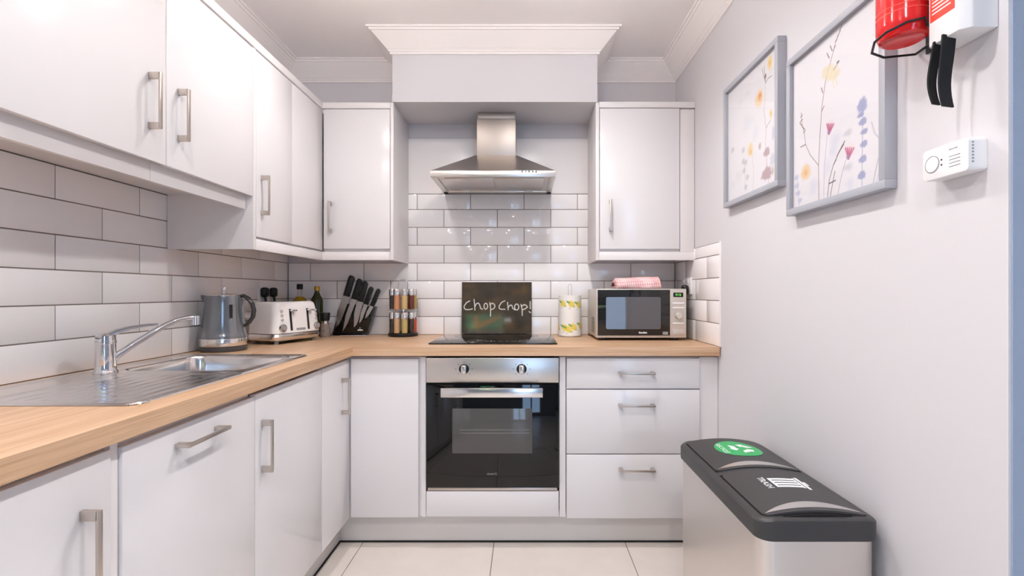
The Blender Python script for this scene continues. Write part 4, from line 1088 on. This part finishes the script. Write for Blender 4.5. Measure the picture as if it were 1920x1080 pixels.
# ================================================================= LAMPS AND THE LIVING AREA BEHIND THE CAMERA
NM = ['above the sink side of the kitchen', 'above the cooker side of the kitchen', 'over the dishwasher end of the kitchen', 'over the bin end of the kitchen', 'added behind the camera as fill on the sink side', 'added behind the camera as fill on the bin side']
for (x, y, p), nm in zip(LAMPS, NM):
    t = thing('ceiling_spotlight', 'small round bulb on a short ceiling stem ' + nm, 'lamp', (x, y, ZC), group='ceiling spotlights')
    MB().lathe([(0, 0), (.042, 0), (.042, -.010), (.036, -.014), (0, -.014)], (x, y, ZC - .0005), 28).build('ceiling_rose', M_chrome, t)
    MB().cyl((x, y, ZC - .014), (x, y, ZLAMP + .026), .006, seg=10).build('stem', M_chrome, t)
    MB().sphere((x, y, ZLAMP), .027, seg=20).build('bulb', M_lampe, t)
    l = bpy.data.lights.new('bulb_light', 'POINT'); l.energy = LAMP_SPILL; l.color = LAMP_COL; l.shadow_soft_size = 0.029
    o = bpy.data.objects.new('bulb_light', l); o.location = (x, y, ZLAMP); COL.objects.link(o)
    l = bpy.data.lights.new('beam_light', 'SPOT'); l.energy = p * LAMP_GAIN; l.color = LAMP_COL; l.shadow_soft_size = 0.029
    l.spot_size = math.radians(155); l.spot_blend = 1.0
    o = bpy.data.objects.new('beam_light', l); o.location = (x, y, ZLAMP); COL.objects.link(o)
TVX = .10
t = thing('television', 'flat television on the living-room wall behind the camera', 'television', (-.72 + TVX, YR, 1.16))
MB().box(-1.24 + TVX, -.16 + TVX, YR + .001, YR + .05, 1.14, 1.77, .006).build('case', M_black, t)
def tv(x0, x1, z0, z1, c, nm, es, par, k=0):
    return MB().box(x0 + TVX, x1 + TVX, YR + .05 + .001 * k, YR + .0512 + .001 * k, z0, z1).build(nm, mat('screen_' + nm, c, .3, emit=(c, es)), par, smooth=False)
scr = tv(-1.22, -.18, 1.16, 1.75, (20, 24, 24), 'screen', 1.0, t)
tv(-1.16, -.50, 1.36, 1.62, (52, 128, 100), 'picture_tile', 5.0, scr, 1)
tv(-.47, -.36, 1.49, 1.54, (230, 235, 235), 'menu_box', 6.0, scr, 1)
for k in range(5): tv(-1.13 + .14 * k, -1.05 + .14 * k, 1.305, 1.318, (225, 230, 230), 'menu_bar', 6.0, scr, 1)
sk = mat('screen_figure', (176, 110, 66), .4, emit=((190, 120, 72), 6.0)); gr_ = mat('screen_shirt', (150, 190, 120), .4, emit=((160, 200, 130), 5.0))
ym = Matrix(((1, 0, 0, 0), (0, 0, 1, 0), (0, 1, 0, 0), (0, 0, 0, 1)))
MB().prism([(-1.10 + TVX, 1.365), (-.94 + TVX, 1.365), (-.92 + TVX, 1.44), (-1.0 + TVX, 1.47), (-1.06 + TVX, 1.43)], YR + .0522, YR + .0532, ym).build('figure_shirt', gr_, scr, smooth=False)
MB().prism([(-.98 + TVX, 1.37), (-.72 + TVX, 1.46), (-.54 + TVX, 1.575), (-.57 + TVX, 1.60), (-.76 + TVX, 1.51), (-.93 + TVX, 1.45), (-.96 + TVX, 1.50), (-.94 + TVX, 1.57), (-.98 + TVX, 1.60), (-1.03 + TVX, 1.56), (-1.0 + TVX, 1.47)], YR + .0532, YR + .0542, ym).build('figure', sk, scr, smooth=False)

print('objects', len(bpy.data.objects))
